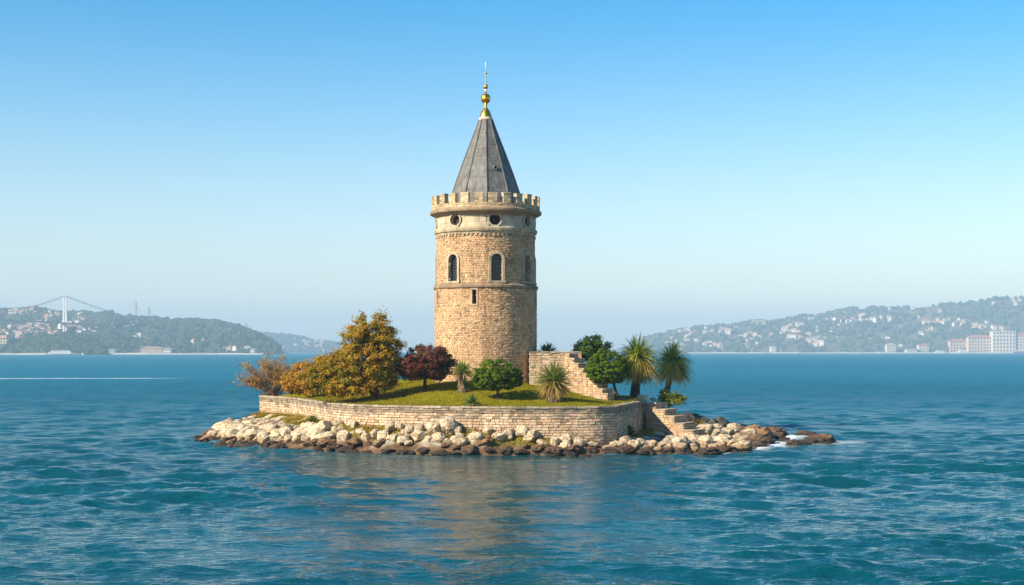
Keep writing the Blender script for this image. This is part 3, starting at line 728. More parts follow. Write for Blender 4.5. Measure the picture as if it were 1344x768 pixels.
tree('orange_bush', 'low dense orange gold bush left of the golden tree', 'bush', (405, 522),
     [(403, 497, 28, 21), (388, 502, 18, 14), (424, 488, 22, 18), (418, 503, 20, 13)], 320, .26, 36000, .062, [(.41, .20, .02), (.36, .19, .018), (.30, .18, .018), (.42, .23, .03)], .10, (.10, .065, .04), .1, 0, .8, 8, sprig=.05)
tree('purple_tree', 'small dark purple leaved tree with a short trunk close to the tower', 'tree', (557, 514),
     [(560, 474, 34, 20), (544, 484, 21, 15), (577, 482, 19, 16)], 300, .25, 32000, .060, [(.13, .038, .028), (.16, .055, .034), (.09, .038, .024), (.17, .085, .035), (.075, .045, .02)], .12, (.035, .027, .024), .2, 0, .85, 9, sprig=.05)
GREEN = [(.078, .128, .007), (.098, .15, .008), (.06, .11, .007), (.125, .17, .010)]
tree('round_green_bush', 'ball shaped green bush on a short trunk in front of the tower', 'bush', (653, 524),
     [(653, 492, 33, 21), (642, 498, 23, 15), (665, 498, 22, 14)], 620, .13, 40000, .046, GREEN, .09, (.07, .055, .04), .2, 0, .9, 6, shell=.82)
tree('clipped_bush', 'bright green rounded bush on a dark trunk beside the upper staircase', 'bush', None,
     [(797, 482, 28, 22), (786, 486, 18, 16), (810, 488, 18, 15)], 620, .13, 40000, .046, [(.088, .148, .007), (.11, .17, .008), (.068, .122, .007)], .11, (.05, .04, .03), .2, 0, .9, 6, shell=.82, base_pt=Vector((at(809, 0, 92.7).x, 92.7, float(lawn_z(at(809, 0, 92.7).x, 92.7)))))
tree('dark_bush', 'dark green bush standing behind the upper staircase', 'bush', None,
     [(779, 457, 22, 14), (770, 462, 14, 13), (790, 462, 14, 12)], 90, .32, 10000, .07, [(.022, .058, .014), (.03, .075, .015), (.06, .115, .014)], .11, (.05, .04, .03), .2, 0, .9, 6, base_pt=Vector((5.75, 98.2, float(lawn_z(5.75, 98.2)))), sprig=.05)
tree('low_shrub', 'small flat topped yellow green shrub beside the lower steps', 'shrub', (878, 547),
     [(868, 521, 12, 7), (884, 523, 14, 7), (876, 526, 13, 6)], 50, .24, 4500, .06, [(.14, .18, .012), (.19, .22, .018), (.11, .15, .012), (.26, .24, .03)], .075, (.13, .10, .075), .1, 0, .9, 7, surf=ground_z, sprig=.08)
tree('wall_foot_bush', 'tiny green bush growing at the shaded foot of the terrace wall', 'bush', None,
     [(824, 565, 8, 8), (830, 569, 6, 5)], 22, .16, 1500, .05, [(.05, .09, .015), (.07, .12, .02)], .03, (.07, .055, .04), .2, 0, .9, 3, base_pt=Vector((7.55, 88.9, float(ground_z(7.55, 88.9)))))
def twig_shrub():
    p = land(357, 519, lawn_z); k = p.y/F
    root = tag(empty('bare_shrub', p), 'sparse twiggy shrub with small tan leaves at the far left end of the terrace', 'shrub')
    tw = MB(); lf = MB(); tips = []
    for i in range(120):
        ang = rng.uniform(-1.25, 1.1)*.95; L = rng.uniform(38, 58)*k*(1 if abs(ang) < .8 else .88); dy = rng.normal(0, .35)
        b0 = Vector((rng.normal(0, .35), rng.normal(0, .3), 0)); tip = b0+Vector((math.sin(ang)*L, dy*L*.6, math.cos(ang)*L*.93)); mid = b0.lerp(tip, .5)+Vector((0, 0, .2))
        tw.tube([b0, mid, tip], [.022, .013, .005], 4, jcol((.17, .10, .055), .3), cap=False)
        for _ in range(9):
            f = rng.uniform(.3, 1); st = b0.lerp(tip, f)+Vector((0, 0, .2*math.sin(f*3.14))); e = st+Vector((math.sin(ang)*.3+rng.normal(0, .22), rng.normal(0, .25), rng.uniform(.05, .42)))
            tw.tube([st, e], [.009, .004], 3, jcol((.20, .11, .06), .3), cap=False); tips.append((st, e))
    tw.build('twigs', M['bark'], root)
    cen = []
    for st, e in tips:
        for _ in range(9): cen.append(st.lerp(e, rng.uniform(.3, 1.05)))
    cen = np.array([tuple(c) for c in cen]); cen += rng.normal(0, .07, cen.shape); n = len(cen); nr = rng.normal(size=(n, 3)); nr /= np.linalg.norm(nr, axis=1)[:, None]
    cols = np.array([(.44, .25, .06), (.38, .21, .05), (.42, .28, .09)])[rng.integers(0, 3, n)]*rng.uniform(.7, 1.3, (n, 1))
    leaf_mesh(lf, cen, nr, rng.uniform(.03, .068, n), cols); lf.build('leaves', M['leaf'], root)
twig_shrub()
def blades(mb, c, n, L, wd, el0, el1, colfun, droop=.25, core=.08):
    """long narrow leaves out of one centre; elevation between el0 and el1 (radians), each folded in three pieces"""
    for _ in range(n):
        el = math.asin(rng.uniform(math.sin(el0), math.sin(el1))); az = rng.uniform(0, 6.283); l = L*rng.uniform(.78, 1.1)
        d = np.array((math.cos(el)*math.cos(az), math.cos(el)*math.sin(az), math.sin(el))); sd = np.cross(d, (0, 0, 1.)); sd /= np.linalg.norm(sd)+1e-6
        rot = rng.uniform(-.7, .7); up = np.cross(sd, d); sd = sd*math.cos(rot)+up*math.sin(rot)
        dr = droop*rng.uniform(.6, 1.4)*math.cos(el)
        pts = [np.array(c)+d*core, np.array(c)+d*l*.4-np.array((0, 0, dr*l*.08)), np.array(c)+d*l*.75-np.array((0, 0, dr*l*.35)), np.array(c)+d*l-np.array((0, 0, dr*l*.75))]
        ws = [wd*.7, wd, wd*.7, wd*.05]; V = []
        for q, ww in zip(pts, ws): V += [q-sd*ww, q+sd*ww]
        mb.add(V, [(0, 1, 3, 2), (2, 3, 5, 4), (4, 5, 7, 6)], colfun(el))
def yucca_col(el):
    t = rng.random(); s = math.sin(el)
    if s > .15: return jcol((.20, .24, .04), .3, .08)
    if s > -.25: return jcol((.27, .255, .055), .3, .08) if t < .75 else jcol((.36, .25, .09), .25)
    return jcol((.44, .30, .10), .3, .06)
def skirt(mb, z0, z1, r0, r1, n, col, L=.35):
    for _ in range(n):
        z = rng.uniform(z0, z1); a = rng.uniform(0, 6.283); f = (z-z0)/(z1-z0+1e-6); r = r0+(r1-r0)*f
        d = np.array((math.cos(a), math.sin(a), 0)); p = d*r+np.array((0, 0, z)); e = p+d*rng.uniform(.03, .12)-np.array((0, 0, L*rng.uniform(.6, 1.2))); sd = np.array((-d[1], d[0], 0))*.03
        mb.add([p-sd, p+sd, e+sd*.3, e-sd*.3], [(0, 1, 2, 3)], jcol(col, .35, .06))
def yucca(name, label, cat, base, cyp, rpx, n, trunk, lo=-1.0, surf=lawn_z, base_pt=None, wd=.028, cf=yucca_col, group=None, droop=.2):
    p = base_pt or land(*base, surf); k = p.y/F; root = tag(empty(name, p), label, cat, group)
    c = (0, 0, H-(cyp-HOR)*k-p.z)
    mb = MB(); blades(mb, c, n, rpx*k, wd, lo, 1.5, cf, droop); mb.build('rosette', M['blade'], root)
    if trunk:
        r = trunk; t = MB(); t.tube([(0, 0, -.1), (0, 0, c[2]*.5), (0, 0, c[2]+.1)], [r*1.15, r, r*.8], 10, (.12, .085, .055)); skirt(t, .12, c[2]+.05, r*1.1, r*.9, 160, (.26, .18, .10), .3)
        t.build('trunk', M['bark'], root)
    return root
yucca('spiky_yucca', 'large ball shaped spiky yucca with a shaggy stump left of the staircase', 'yucca', (727, 527), 500, 29, 800, .42, -1.05)
yucca('small_yucca', 'small green yucca on a shaggy trunk between purple tree and round bush', 'yucca', (607, 515), 489, 20, 330, .24, -.45, wd=.025)
yucca('grass_clump', 'low spiky grass clump at the lawn edge below the small yucca', 'grass clump', (619, 534), 529, 17, 170, 0, -.1, wd=.02, cf=lambda e: jcol((.10, .16, .04), .3, .1), droop=.55)
yucca('dark_agave', 'dark green spiky plant on the raised platform behind its wall', 'agave', None, 464, 17, 170, 0, .05, base_pt=Vector((at(719, 0, 96.6).x, 96.6, zpl+.09)), wd=.035, cf=lambda e: jcol((.03, .065, .028), .3, .1), droop=.15)
yucca('shore_tuft', 'green tuft of tall grass below the curving left part of the wall', 'grass tuft', (411, 556), 555, 14, 150, 0, .1, surf=ground_z, wd=.018, cf=lambda e: jcol((.11, .16, .03), .3, .1), droop=.5)
def palm(label, base, topxy, rpx, n, trunk_r, surf, rag, col=(.055, .04, .03)):
    p = land(*base, surf) if len(base) == 2 else Vector(base); k = p.y/F; root = tag(empty('fan_palm', p), label, 'palm')
    c = Vector(((topxy[0]-CX)*k-p.x, 0, H-(topxy[1]-HOR)*k-p.z))
    def pc(el):
        s = math.sin(el)
        if s > .35: return jcol((.30, .33, .035), .3, .08)
        if s > -.1: return jcol((.46, .41, .055), .3, .1)
        return jcol((.62, .42, .09), .3, .07) if rng.random() < .75 else jcol((.22, .2, .05), .3)
    mb = MB(); blades(mb, c, n, rpx*k, .034, -.85, 1.5, pc, .68, .15); mb.build('crown', M['blade'], root)
    mb = MB(); blades(mb, c-Vector((0, 0, .12)), n//3, rpx*k*.95, .03, -1.25, -.55, lambda e: jcol((.66, .44, .11), .3, .07), .3, .15); mb.build('dead_fronds', M['blade'], root)
    t = MB(); t.tube([(0, 0, -.2), c*.33, c*.66+Vector((c.x*.06, 0, 0)), c], [trunk_r*1.25, trunk_r*1.02, trunk_r, trunk_r*.8], 11, col)
    for i in range(rag):
        f = rng.uniform(.05, .9); q = c*f; a = rng.uniform(0, 6.283); d = Vector((math.cos(a), math.sin(a), 0)); s = Vector((-d.y, d.x, 0))*.045
        b0 = q+d*trunk_r*.95; e = q+d*(trunk_r*1.3)+Vector((0, 0, rng.uniform(-.3, .22))); t.add([b0-s, b0+s, e+s*.4, e-s*.4], [(0, 1, 2, 3)], jcol(col, .45))
    t.build('trunk', M['bark'], root)
    return root, c, k
r_, c_, k_ = palm('taller fan palm with a thick dark upright trunk inside the terrace wall', (833, 522), (837, 469), 36, 820, .30, lawn_z, 260)
mb = MB()
blades(mb, Vector((.55, -.1, c_.z*.62)), 90, .85, .028, -1.4, -.5, lambda e: jcol((.10, .10, .05), .35, .1), .3); mb.build('hanging_fronds', M['blade'], r_)
palm('shorter fan palm with a slim leaning trunk outside the terrace wall', (869, 543), (883, 474), 32, 720, .20, ground_z, 160, (.10, .07, .05))
# ------------------------------------------------------------------ rocks
def ico(sub):
    import bmesh
    bm = bmesh.new(); bmesh.ops.create_icosphere(bm, subdivisions=sub, radius=1)
    v = np.array([tuple(x.co) for x in bm.verts]); f = np.array([[q.index for q in x.verts] for x in bm.faces]); bm.free(); return v, f
IV, IF = ico(5)
def rock_mesh(mat, rough=.16, cuts=13, seed=0):
    g = np.random.default_rng(seed); v = IV.copy()
    for _ in range(cuts):
        n = g.normal(size=3); n /= np.linalg.norm(n); d = g.uniform(.56, .90); s = v@n; ex = np.maximum(s-d, 0); v -= np.outer(ex*.93, n)
    off = Vector(g.uniform(-50, 50, 3)); nr = IV
    disp = np.array([mnoise.fractal(Vector(a)*1.5+off, .9, 2.1, 6) for a in v])
    rid = np.array([abs(mnoise.noise(Vector(a)*3.3+off)) for a in v])
    v = v*(1+rough*disp-.10*np.clip(.16-rid, 0, 1)/.16*.6)[:, None]
    mb = MB(); mb.add(v, IF); return mb.mesh('rock', [mat], True)
PALE = [rock_mesh(M['pale_rock'], .15, 9, s) for s in range(14)]
BROWN = [rock_mesh(M['brown_rock'], .30, 9, 40+s) for s in range(10)]
DARK = [rock_mesh(M['dark_rock'], .2, 11, 70+s) for s in range(4)]
rocks = []
def rock(pool, x, y, size, flat=.72, sink=.25, z=None, kind='pale', row=0):
    me = pool[rng.integers(len(pool))]; o = bpy.data.objects.new('rock', me); COL.objects.link(o)
    sx, sy, sz = size*rng.uniform(.85, 1.25), size*rng.uniform(.8, 1.1), size*flat*rng.uniform(.8, 1.15)
    g = float(ground_z(x, y)) if z is None else z
    o.location = (x, y, max(g, -.25)+sz*(.62-sink)); o.scale = (sx, sy, sz); o.rotation_euler = (rng.normal(0, .15), rng.normal(0, .15), rng.uniform(0, 6.283))
    rocks.append((o, kind, row, size)); return o
P = resample(FRONT, .05); S = np.r_[0, np.cumsum(np.linalg.norm(np.diff(P, axis=0), axis=1))]
T = np.gradient(P, axis=0); T /= np.linalg.norm(T, axis=1)[:, None]; NI = np.stack([-T[:, 1], T[:, 0]], 1)
def row_rocks(off, spacing, size, flat, pool, kind, row, gap=.35, sink=.25, s0=0, s1=None, jit=.2):
    s = s0+rng.uniform(0, spacing)
    while s < (s1 or S[-1]):
        i = min(np.searchsorted(S, s), len(P)-1); sz = size*rng.choice([.68, .85, 1, 1.2, 1.4], p=[.18, .25, .27, .2, .1])
        x, y = P[i]+NI[i]*(off+rng.normal(0, jit)); s += spacing*(.55+.45*sz/size)*rng.uniform(.85, 1.15)
        if inside(WPOLY, x, y) or pdist(WPOLY, np.array(x), np.array(y)) < gap+sz*.6: continue
        if 8.6 < x < 12.3 and 90.4 < y < 95: continue
        rock(pool, x, y, sz, flat, sink, None, kind, row)
row_rocks(.05, .98, .48, .42, BROWN, 'brown', 0, sink=.40)
row_rocks(.55, 1.02, .46, .50, BROWN, 'brown', 1, sink=.42)
row_rocks(1.15, .70, .40, .85, PALE, 'pale', 2, gap=.10, sink=.16)
row_rocks(1.95, .80, .44, .85, PALE, 'pale', 3, gap=.06, sink=.02)
row_rocks(2.8, 1.9, .42, .85, PALE, 'pale', 3, gap=.08, s0=10, sink=.08)
row_rocks(1.60, .95, .34, .9, PALE, 'pale', 3, gap=-.05, s0=22, s1=36, sink=-.1)

for px, py, s in ((330,556,1.3),(352,560,1.2),(300,562,1.4),(318,566,1.3),(345,569,1.3),(286,570,1.1),(372,565,1.2),(276,573,1.0),(305,574,1.1),(365,573,1.1),(330,551,1.0),(352,553,.9),(398,570,1.1),(312,557,.9),(425,573,.9)):
    q = land(px, py+4, ground_z); rock(PALE, q.x, q.y, s*rng.uniform(.7, .9), .42, .3, None, 'pale', 4)
for px, py, s in ((915,568,.8),(928,566,.75),(942,572,.9),(955,565,.7),(932,577,.75),(950,580,.8),(968,572,.7),(915,578,.7),(905,583,.6),(965,562,.85),(920,560,.6),(940,559,.55),(978,577,.65),(985,568,.6),(975,585,.5),(958,588,.5),(899,575,.45),(990,573,.5)):
    q = land(px, py+5, ground_z); rock(PALE if py < 584 else BROWN, q.x, q.y, s*.85, .7, .2, None, 'pale' if py < 584 else 'brown', 5)
for px, py, s in ((1000,570,.8),(1012,567,.7),(1022,571,.6),(990,580,.8),(1005,577,.6),(985,563,.6),(1028,569,.5),(998,584,.5)):
    q = land(px, py+5, ground_z); rock(BROWN, q.x, q.y, s, .6, .2, None, 'brown', 6)
for px, py, s in ((668,572,.42),(684,569,.5),(699,572,.46),(714,571,.42)):
    q = land(px, py+3, ground_z); rock(PALE, q.x, q.y, s, .85, .1, None, 'pale', 3)
q = land(972, 592, ground_z); rock(PALE, q.x, q.y, .8, .42, .1, .1, 'tan', 6)
for (px, py, sx) in ((1062,574,.9),(1076,581,1.0),(1048,585,.9),(1030,579,.5),(1064,582,.7)):
    x, y = onsea(px, py); rock(BROWN, x, y, sx, .42, .30, -.06, 'reef', 7)
for px, py, s in ((900,551,.7),(912,550,.7),(924,552,.6),(936,556,.55),(948,556,.6)):
    q = land(px, py+3, ground_z); rock(DARK, q.x, q.y, s, .7, .2, None, 'dark', 8)
print('ROCKS', len(rocks))
row_names = {0: 'wet brown rock at the waterline', 1: 'brown rock just above the waterline', 2: 'pale boulder in the lower pale row', 3: 'pale boulder in the top row',
             4: 'flat pale slab on the bare left point', 5: 'cream boulder on the right shore', 6: 'rusty brown rock near the right tip', 7: 'low reef rock in the foam off the tip', 8: 'dark rock behind the lower steps'}
marks = [(335, 'left of the wall end'), (385, 'below the bare shrub'), (440, 'below the orange bush'), (485, 'below the golden tree'), (530, 'below the golden trunk'), (585, 'below the purple tree'), (630, 'below the small yucca'), (690, 'below the round bush'), (760, 'below the spiky yucca'), (815, 'below the upper staircase'), (860, 'below the wall corner'), (915, 'below the lower steps'), (965, 'right of the lower steps'), (2000, 'towards the right tip')]
ordn = ['first', 'second', 'third', 'fourth', 'fifth', 'sixth', 'seventh', 'eighth', 'ninth', 'tenth', 'eleventh', 'twelfth', 'thirteenth', 'fourteenth', 'fifteenth', 'sixteenth', 'seventeenth', 'eighteenth', 'nineteenth', 'twentieth']
bins = {}
for o, kind, row, size in rocks:
    x, y, _ = o.location; px = CX+F*x/y
    bins.setdefault((row, '' if row >= 4 else next(t for lim, t in marks if px < lim)), []).append((px, o, kind, size))
for (row, where), lst in bins.items():
    lst.sort(key=lambda a: a[0]); big = max(lst, key=lambda a: a[3])
    for i, (px, o, kind, size) in enumerate(lst):
        nm = row_names[row]
        if kind == 'tan': lab = 'smooth flat tan boulder at the water edge near the right tip'
        elif len(lst) == 1: lab = f'single {nm} {where}'.strip()
        elif row >= 4: lab = f'{nm}, {ordn[i]} from the left of its cluster'
        else: lab = f'{ordn[i]} from left, {nm} {where}'
        tag(o, lab, 'rock', 'rocks along the island shore')
# ------------------------------------------------------------------ far hills
def rid(pts): a = np.array(pts, float); return lambda px: np.interp(px, a[:, 0], a[:, 1])
class Hill:
    def __init__(s, pts, Ds, Dr, amp, seed): s.r = rid(pts); s.x0, s.x1 = pts[0][0], pts[-1][0]; s.Ds, s.Dr, s.amp, s.seed = Ds, Dr, amp, seed
    def z(s, px, Y):
        px = np.asarray(px, float); Y = np.asarray(Y, float)
        zr = (HOR-s.r(px))/F*s.Dr+H; t = np.clip((Y-s.Ds)/(s.Dr-s.Ds), 0, 1); pr = .10*np.minimum(1, t*12)+.90*t**1.05*(1.0+.12*np.sin(3.14*t))
        x = (px-CX)/F*Y; q = s.seed
        n = np.sin(x/61+q)*np.sin(Y/83+q)+.6*np.sin(x/29+Y/47+2*q)+.4*np.sin(x/17-Y/23+q)
        fall = np.clip(1-(Y-s.Dr)/(.5*s.Dr), 0, 1)
        return (np.maximum(zr, 0)*pr+n*s.amp*np.clip(t*4, 0, 1)*(1-t**4)*np.clip(zr/30, 0, 1))*np.where(Y > s.Dr, fall, 1)-np.where(zr < 8, 4*(1-zr/8), 0)
    def build(s, label, mat, dirt=None):
        px = np.linspace(s.x0, s.x1, 260); Y = np.r_[np.linspace(s.Ds-10, s.Dr, 70), np.linspace(s.Dr, s.Dr*1.3, 8)[1:]]
        PX, YY = np.meshgrid(px, Y); Z = np.where(YY < s.Ds, -3, s.z(PX, YY)); X = (PX-CX)/F*YY; n = len(px)
        i = (np.arange(len(Y)-1)[:, None]*n+np.arange(n-1)[None, :]).ravel()
        mb = MB(); mb.add(np.stack([X, YY, Z], 2).reshape(-1, 3), np.stack([i, i+1, i+n+1, i+n], 1), (1, 1, 1))
        return tag(mb.build('hill', mat, smooth=True), label, 'hill', kind='structure')
    def hit(s, px, py):
        Y = np.linspace(s.Ds, s.Dr, 900); z = s.z(np.full_like(Y, px), Y); ray = H-(py-HOR)/F*Y; k = np.argmax(z > ray)
        if not np.any(z > ray): return None
        return Vector(((px-CX)/F*Y[k], Y[k], float(z[k])))
def hillmat(name, a, b, c):
    m, nt, bs = newmat(name); n = noise_tex(nt, .006, 6, .65); n2 = noise_tex(nt, .05, 4, .7)
    col = ramp(nt, n, (.35, a), (.52, b), (.68, c)); nt.links.new(nmix(nt, 1, col, ramp(nt, n2, (.3, (.55,)*3), (.7, (1.3,)*3)), 'MULTIPLY'), bs.inputs['Base Color'])
    bs.inputs['Roughness'].default_value = 1; bump(nt, bs, n2, 1, 6); return m
HL = Hill([(-70,407),(0,409),(20,408),(50,407),(65,410),(85,413),(110,412),(125,415),(140,413),(155,411),(170,417),(185,420),(205,420),(225,423),(245,423),(262,422),(280,424),(300,427),(320,433),(340,441),(355,449),(365,456),(374,463)], 2600, 3350, 6, 1.)
HH = Hill([(-70,452),(0,452),(14,450),(40,446),(60,443),(85,441),(105,441),(120,447),(131,454),(142,464)], 2330, 2480, 2, 2.)
HF = Hill([(270,463),(300,446),(345,439),(365,441),(390,445),(410,449),(430,451),(450,455),(480,459),(505,463)], 5000, 5700, 8, 3.)
HR = Hill([(795,463),(830,453),(858,442),(880,438),(905,433),(930,430),(960,428),(990,423),(1010,425),(1030,422),(1055,416),(1070,418),(1085,413),(1100,409),(1120,406),(1145,405),(1195,405),(1215,403),(1250,399),(1280,396),(1310,392),(1330,391),(1344,392),(1430,394)], 4000, 5000, 9, 4.)
hm = hillmat('wooded_hill', (.026, .046, .02), (.042, .06, .026), (.085, .08, .042)); hm2 = hillmat('dry_hill', (.05, .062, .03), (.12, .098, .05), (.22, .15, .085))
HL.build('long wooded hill with houses on the left far shore', hm); HH.build('low dark wooded headland in front of the left hill', hm)
HF.build('faint farther hill sinking to the sea behind the left hill', hm); HR.build('long dry hill rising along the right far shore', hm2)
BV, BF = ico(2)
def forest(label, hill, n, rmin, rmax, pr, cols, cond=lambda px, t: True):
    mb = MB(); k = 0; tries = 0
    while k < n and tries < n*6:
        tries += 1; px = rng.uniform(*pr); t = rng.random()**.9 if rng.random() < .8 else rng.uniform(.9, 1.); Y = hill.Ds+(hill.Dr-hill.Ds)*t
        if not cond(px, t): continue
        if mnoise.noise(Vector((px*.035, t*5, hill.seed))) < -.25: continue
        z = float(hill.z(px, Y)); r = rng.uniform(rmin, rmax)
        if z < 1.2: continue
        v = BV*np.array((r*rng.uniform(.8, 1.3), r, r*rng.uniform(.8, 1.3)))*rng.uniform(.75, 1.2, (len(BV), 1))
        mb.add(v+np.array(((px-CX)/F*Y, Y, z+r*.3)), BF, jcol(cols[rng.integers(len(cols))], .35, .1)); k += 1
    tag(mb.build('forest', M['far_leaf']), label, 'forest', kind='stuff')
M['far_leaf'] = mat_attr('distant_foliage', 1, .08, .7, 1.3, spec=.05)
FC = [(.03, .054, .02), (.04, .062, .025), (.055, .07, .028), (.022, .044, .02)]
forest('dark woods covering the left far hill', HL, 5200, 3.5, 7.5, (-20, 366), FC)
forest('dark woods covering the low left headland', HH, 1300, 2.5, 5, (12, 139), FC, lambda px, t: px > 30 or rng.random() < .4)
forest('hazy woods on the farthest left hill', HF, 900, 6, 11, (330, 480), FC)
forest('grey green woods on the right far hill', HR, 3200, 5, 10, (830, 1360), FC[:3]+[(.09, .085, .045), (.08, .085, .04)], lambda px, t: not (px > 1150 and t > .72 and rng.random() < .85))
# ------------------------------------------------------------------ far houses
WALLC = [(.62, .56, .47), (.66, .62, .56), (.55, .44, .33), (.6, .5, .38), (.70, .68, .64)]
ROOFC = [(.40, .16, .085), (.45, .20, .11), (.30, .14, .09), (.34, .28, .23), (.48, .25, .15)]
def house_mesh(wc, rc, w_, d, h, flat):
    mb = MB(); mb.box((-w_/2, -d/2, -3), (w_/2, d/2, h), wc)
    if flat: mb.box((-w_/2-.3, -d/2-.3, h), (w_/2+.3, d/2+.3, h+.6), tuple(c*.8 for c in wc))
    else:
        e = .5; x, y, r = w_/2+e, d/2+e, h+.32*d; q = max(0, w_/2-d*.35)
        mb.add([(-x,-y,h),(x,-y,h),(x,y,h),(-x,y,h),(-q,0,r),(q,0,r)], [(0,1,5,4),(2,3,4,5)], rc); mb.add([(-x,-y,h),(x,y,h),(x,-y,h),(-x,y,h),(-q,0,r),(q,0,r)], [(2,1,5),(3,0,4)], rc)
    nf = max(1, int(h/3.2)); nw = max(2, int(w_/3))
    for f in range(nf):
        for i in range(nw):
            x = -w_/2+w_*(i+.5)/nw; z = f*h/nf+1.0; mb.box((x-.55, -d/2-.12, z), (x+.55, -d/2+.05, z+1.5), (.07, .075, .08))
    return mb.mesh('house', [M['plain']])
HMESH = []
for i in range(14):
    fl = i % 4 == 3; wc = WALLC[i % 5]; rc = ROOFC[(i*3) % 5]
    HMESH.append((house_mesh(wc, rc, rng.uniform(8, 15), rng.uniform(7, 10), rng.uniform(4.5, 9), fl), ('flat roofed' if fl else 'red roofed' if rc[0] > 1.8*rc[1] else 'grey roofed')))
# (hill, centre px, centre py, half width, half height, count, scale, place)
CL = [(HL, 42, 413, 22, 4, 16, .75, 'on the ridge left of the near bridge tower'), (HL, 112, 414, 12, 3.5, 10, .8, 'on the ridge right of the near bridge tower'),
      (HL, 72, 421, 16, 3, 9, .8, 'behind the near bridge deck'), (HL, 10, 437, 12, 4, 10, 1., 'above the left frame edge shore'), (HL, 40, 436, 18, 6, 20, 1., 'crowded above the low headland'),
      (HL, 25, 449, 24, 5, 16, 1., 'low on the slope beside the apartment block'), (HL, 75, 435, 12, 4, 8, .9, 'near the white dome'), (HL, 105, 433, 12, 3, 8, .9, 'above the headland woods'), (HL, 143, 434, 8, 2, 4, .8, 'alone in the woods right of the headland'),
      (HL, 172, 431, 9, 4, 8, .8, 'on the wooded slope under the far pylons'), (HL, 187, 446, 10, 3, 9, .9, 'above the long pink palace'), (HL, 205, 421, 14, 2, 6, .7, 'on the ridge right of the far pylons'),
      (HL, 290, 437, 9, 2, 4, .75, 'high in the right end of the left woods'), (HL, 262, 451, 12, 4, 7, .8, 'in the woods above the shore'), (HL, 310, 461, 20, 1.5, 6, .8, 'on the shore under the far chimney'),
      (HF, 395, 455, 28, 4, 12, 1.2, 'on the faint farthest hill'),
      (HR, 890, 452, 14, 4, 9, .9, 'lowest behind the palms'), (HR, 935, 457, 14, 4, 12, 1., 'by the water right of the palms'), (HR, 952, 436, 12, 3, 10, .95, 'around the broad pale hall'), (HR, 905, 440, 14, 3, 8, .8, 'on the falling left ridge'),
      (HR, 983, 446, 14, 6, 14, .95, 'on the middle slope below the hilltop hall'), (HR, 1045, 438, 20, 10, 30, 1., 'in the dense pale quarter on the slope'), (HR, 1068, 453, 10, 4, 8, 1.1, 'in the bright group above the shore'), (HR, 1066, 419, 12, 2, 6, .9, 'along the crest of the ridge'),
      (HR, 1105, 423, 18, 3, 11, .95, 'in the first row below the dry crest'), (HR, 1150, 420, 22, 3, 16, 1., 'in the middle row below the dry crest'), (HR, 1225, 424, 14, 3, 9, 1., 'on the slope left of the hotels'), (HR, 1255, 425, 16, 3, 11, 1., 'high above the hotels'), (HR, 1215, 436, 14, 3, 9, .9, 'halfway down above the red roofed villa'), (HR, 1290, 430, 16, 3, 9, .95, 'just above the hotel roofs')]
nhouse = 0
for hill, cx, cy, rx, ry, n, scl, place in CL:
    lst = []
    for _ in range(n):
        px = cx+rx*rng.uniform(-1, 1); py = cy+ry*rng.uniform(-1, 1); q = hill.hit(px, py)
        if q is None: continue
        k = rng.integers(len(HMESH)); o = bpy.data.objects.new('house', HMESH[k][0]); COL.objects.link(o); s = scl*rng.uniform(.6, 1.05)*(hill.Dr/3300)**.7
        o.location = q+Vector((0, 0, 1.5)); o.scale = (s, s, s*1.15); o.rotation_euler = (0, 0, rng.normal(0, .4)); lst.append((px, o, HMESH[k][1])); nhouse += 1
    lst.sort(key=lambda a: a[0])
    for i, (px, o, kind) in enumerate(lst): tag(o, f'{kind} house {place}, {ordn[min(i, 19)]+" from the left" if i < 20 else "toward the right end"}', 'house', f'houses {place}')
# the remaining far roofs that read as one mass
mb = MB()
for hill, pr, n in ((HL, (0, 130), 300), (HR, (880, 1110), 260), (HR, (1110, 1340), 60), (HF, (370, 450), 40)):
    for _ in range(n):
        px = rng.uniform(*pr); t = rng.uniform(.05, .95); Y = hill.Ds+(hill.Dr-hill.Ds)*t; z = float(hill.z(px, Y))
        if mnoise.noise(Vector((px*.05, t*4, 7+hill.seed))) < -.02 or z < 3: continue
        x = (px-CX)/F*Y; a, b, h = rng.uniform(3, 6), rng.uniform(3, 5), rng.uniform(3, 7)
        mb.box((x-a, Y-b, z-3), (x+a, Y+b, z+h+3), jcol(WALLC[rng.integers(5)], .15)); mb.box((x-a-.4, Y-b-.4, z+h+3.02), (x+a+.4, Y+b+.4, z+h+4.5), jcol(ROOFC[rng.integers(5)], .2))
tag(mb.build('distant_houses', M['plain']), 'tiny crowded houses scattered between the woods on the far hills', 'houses', kind='stuff')
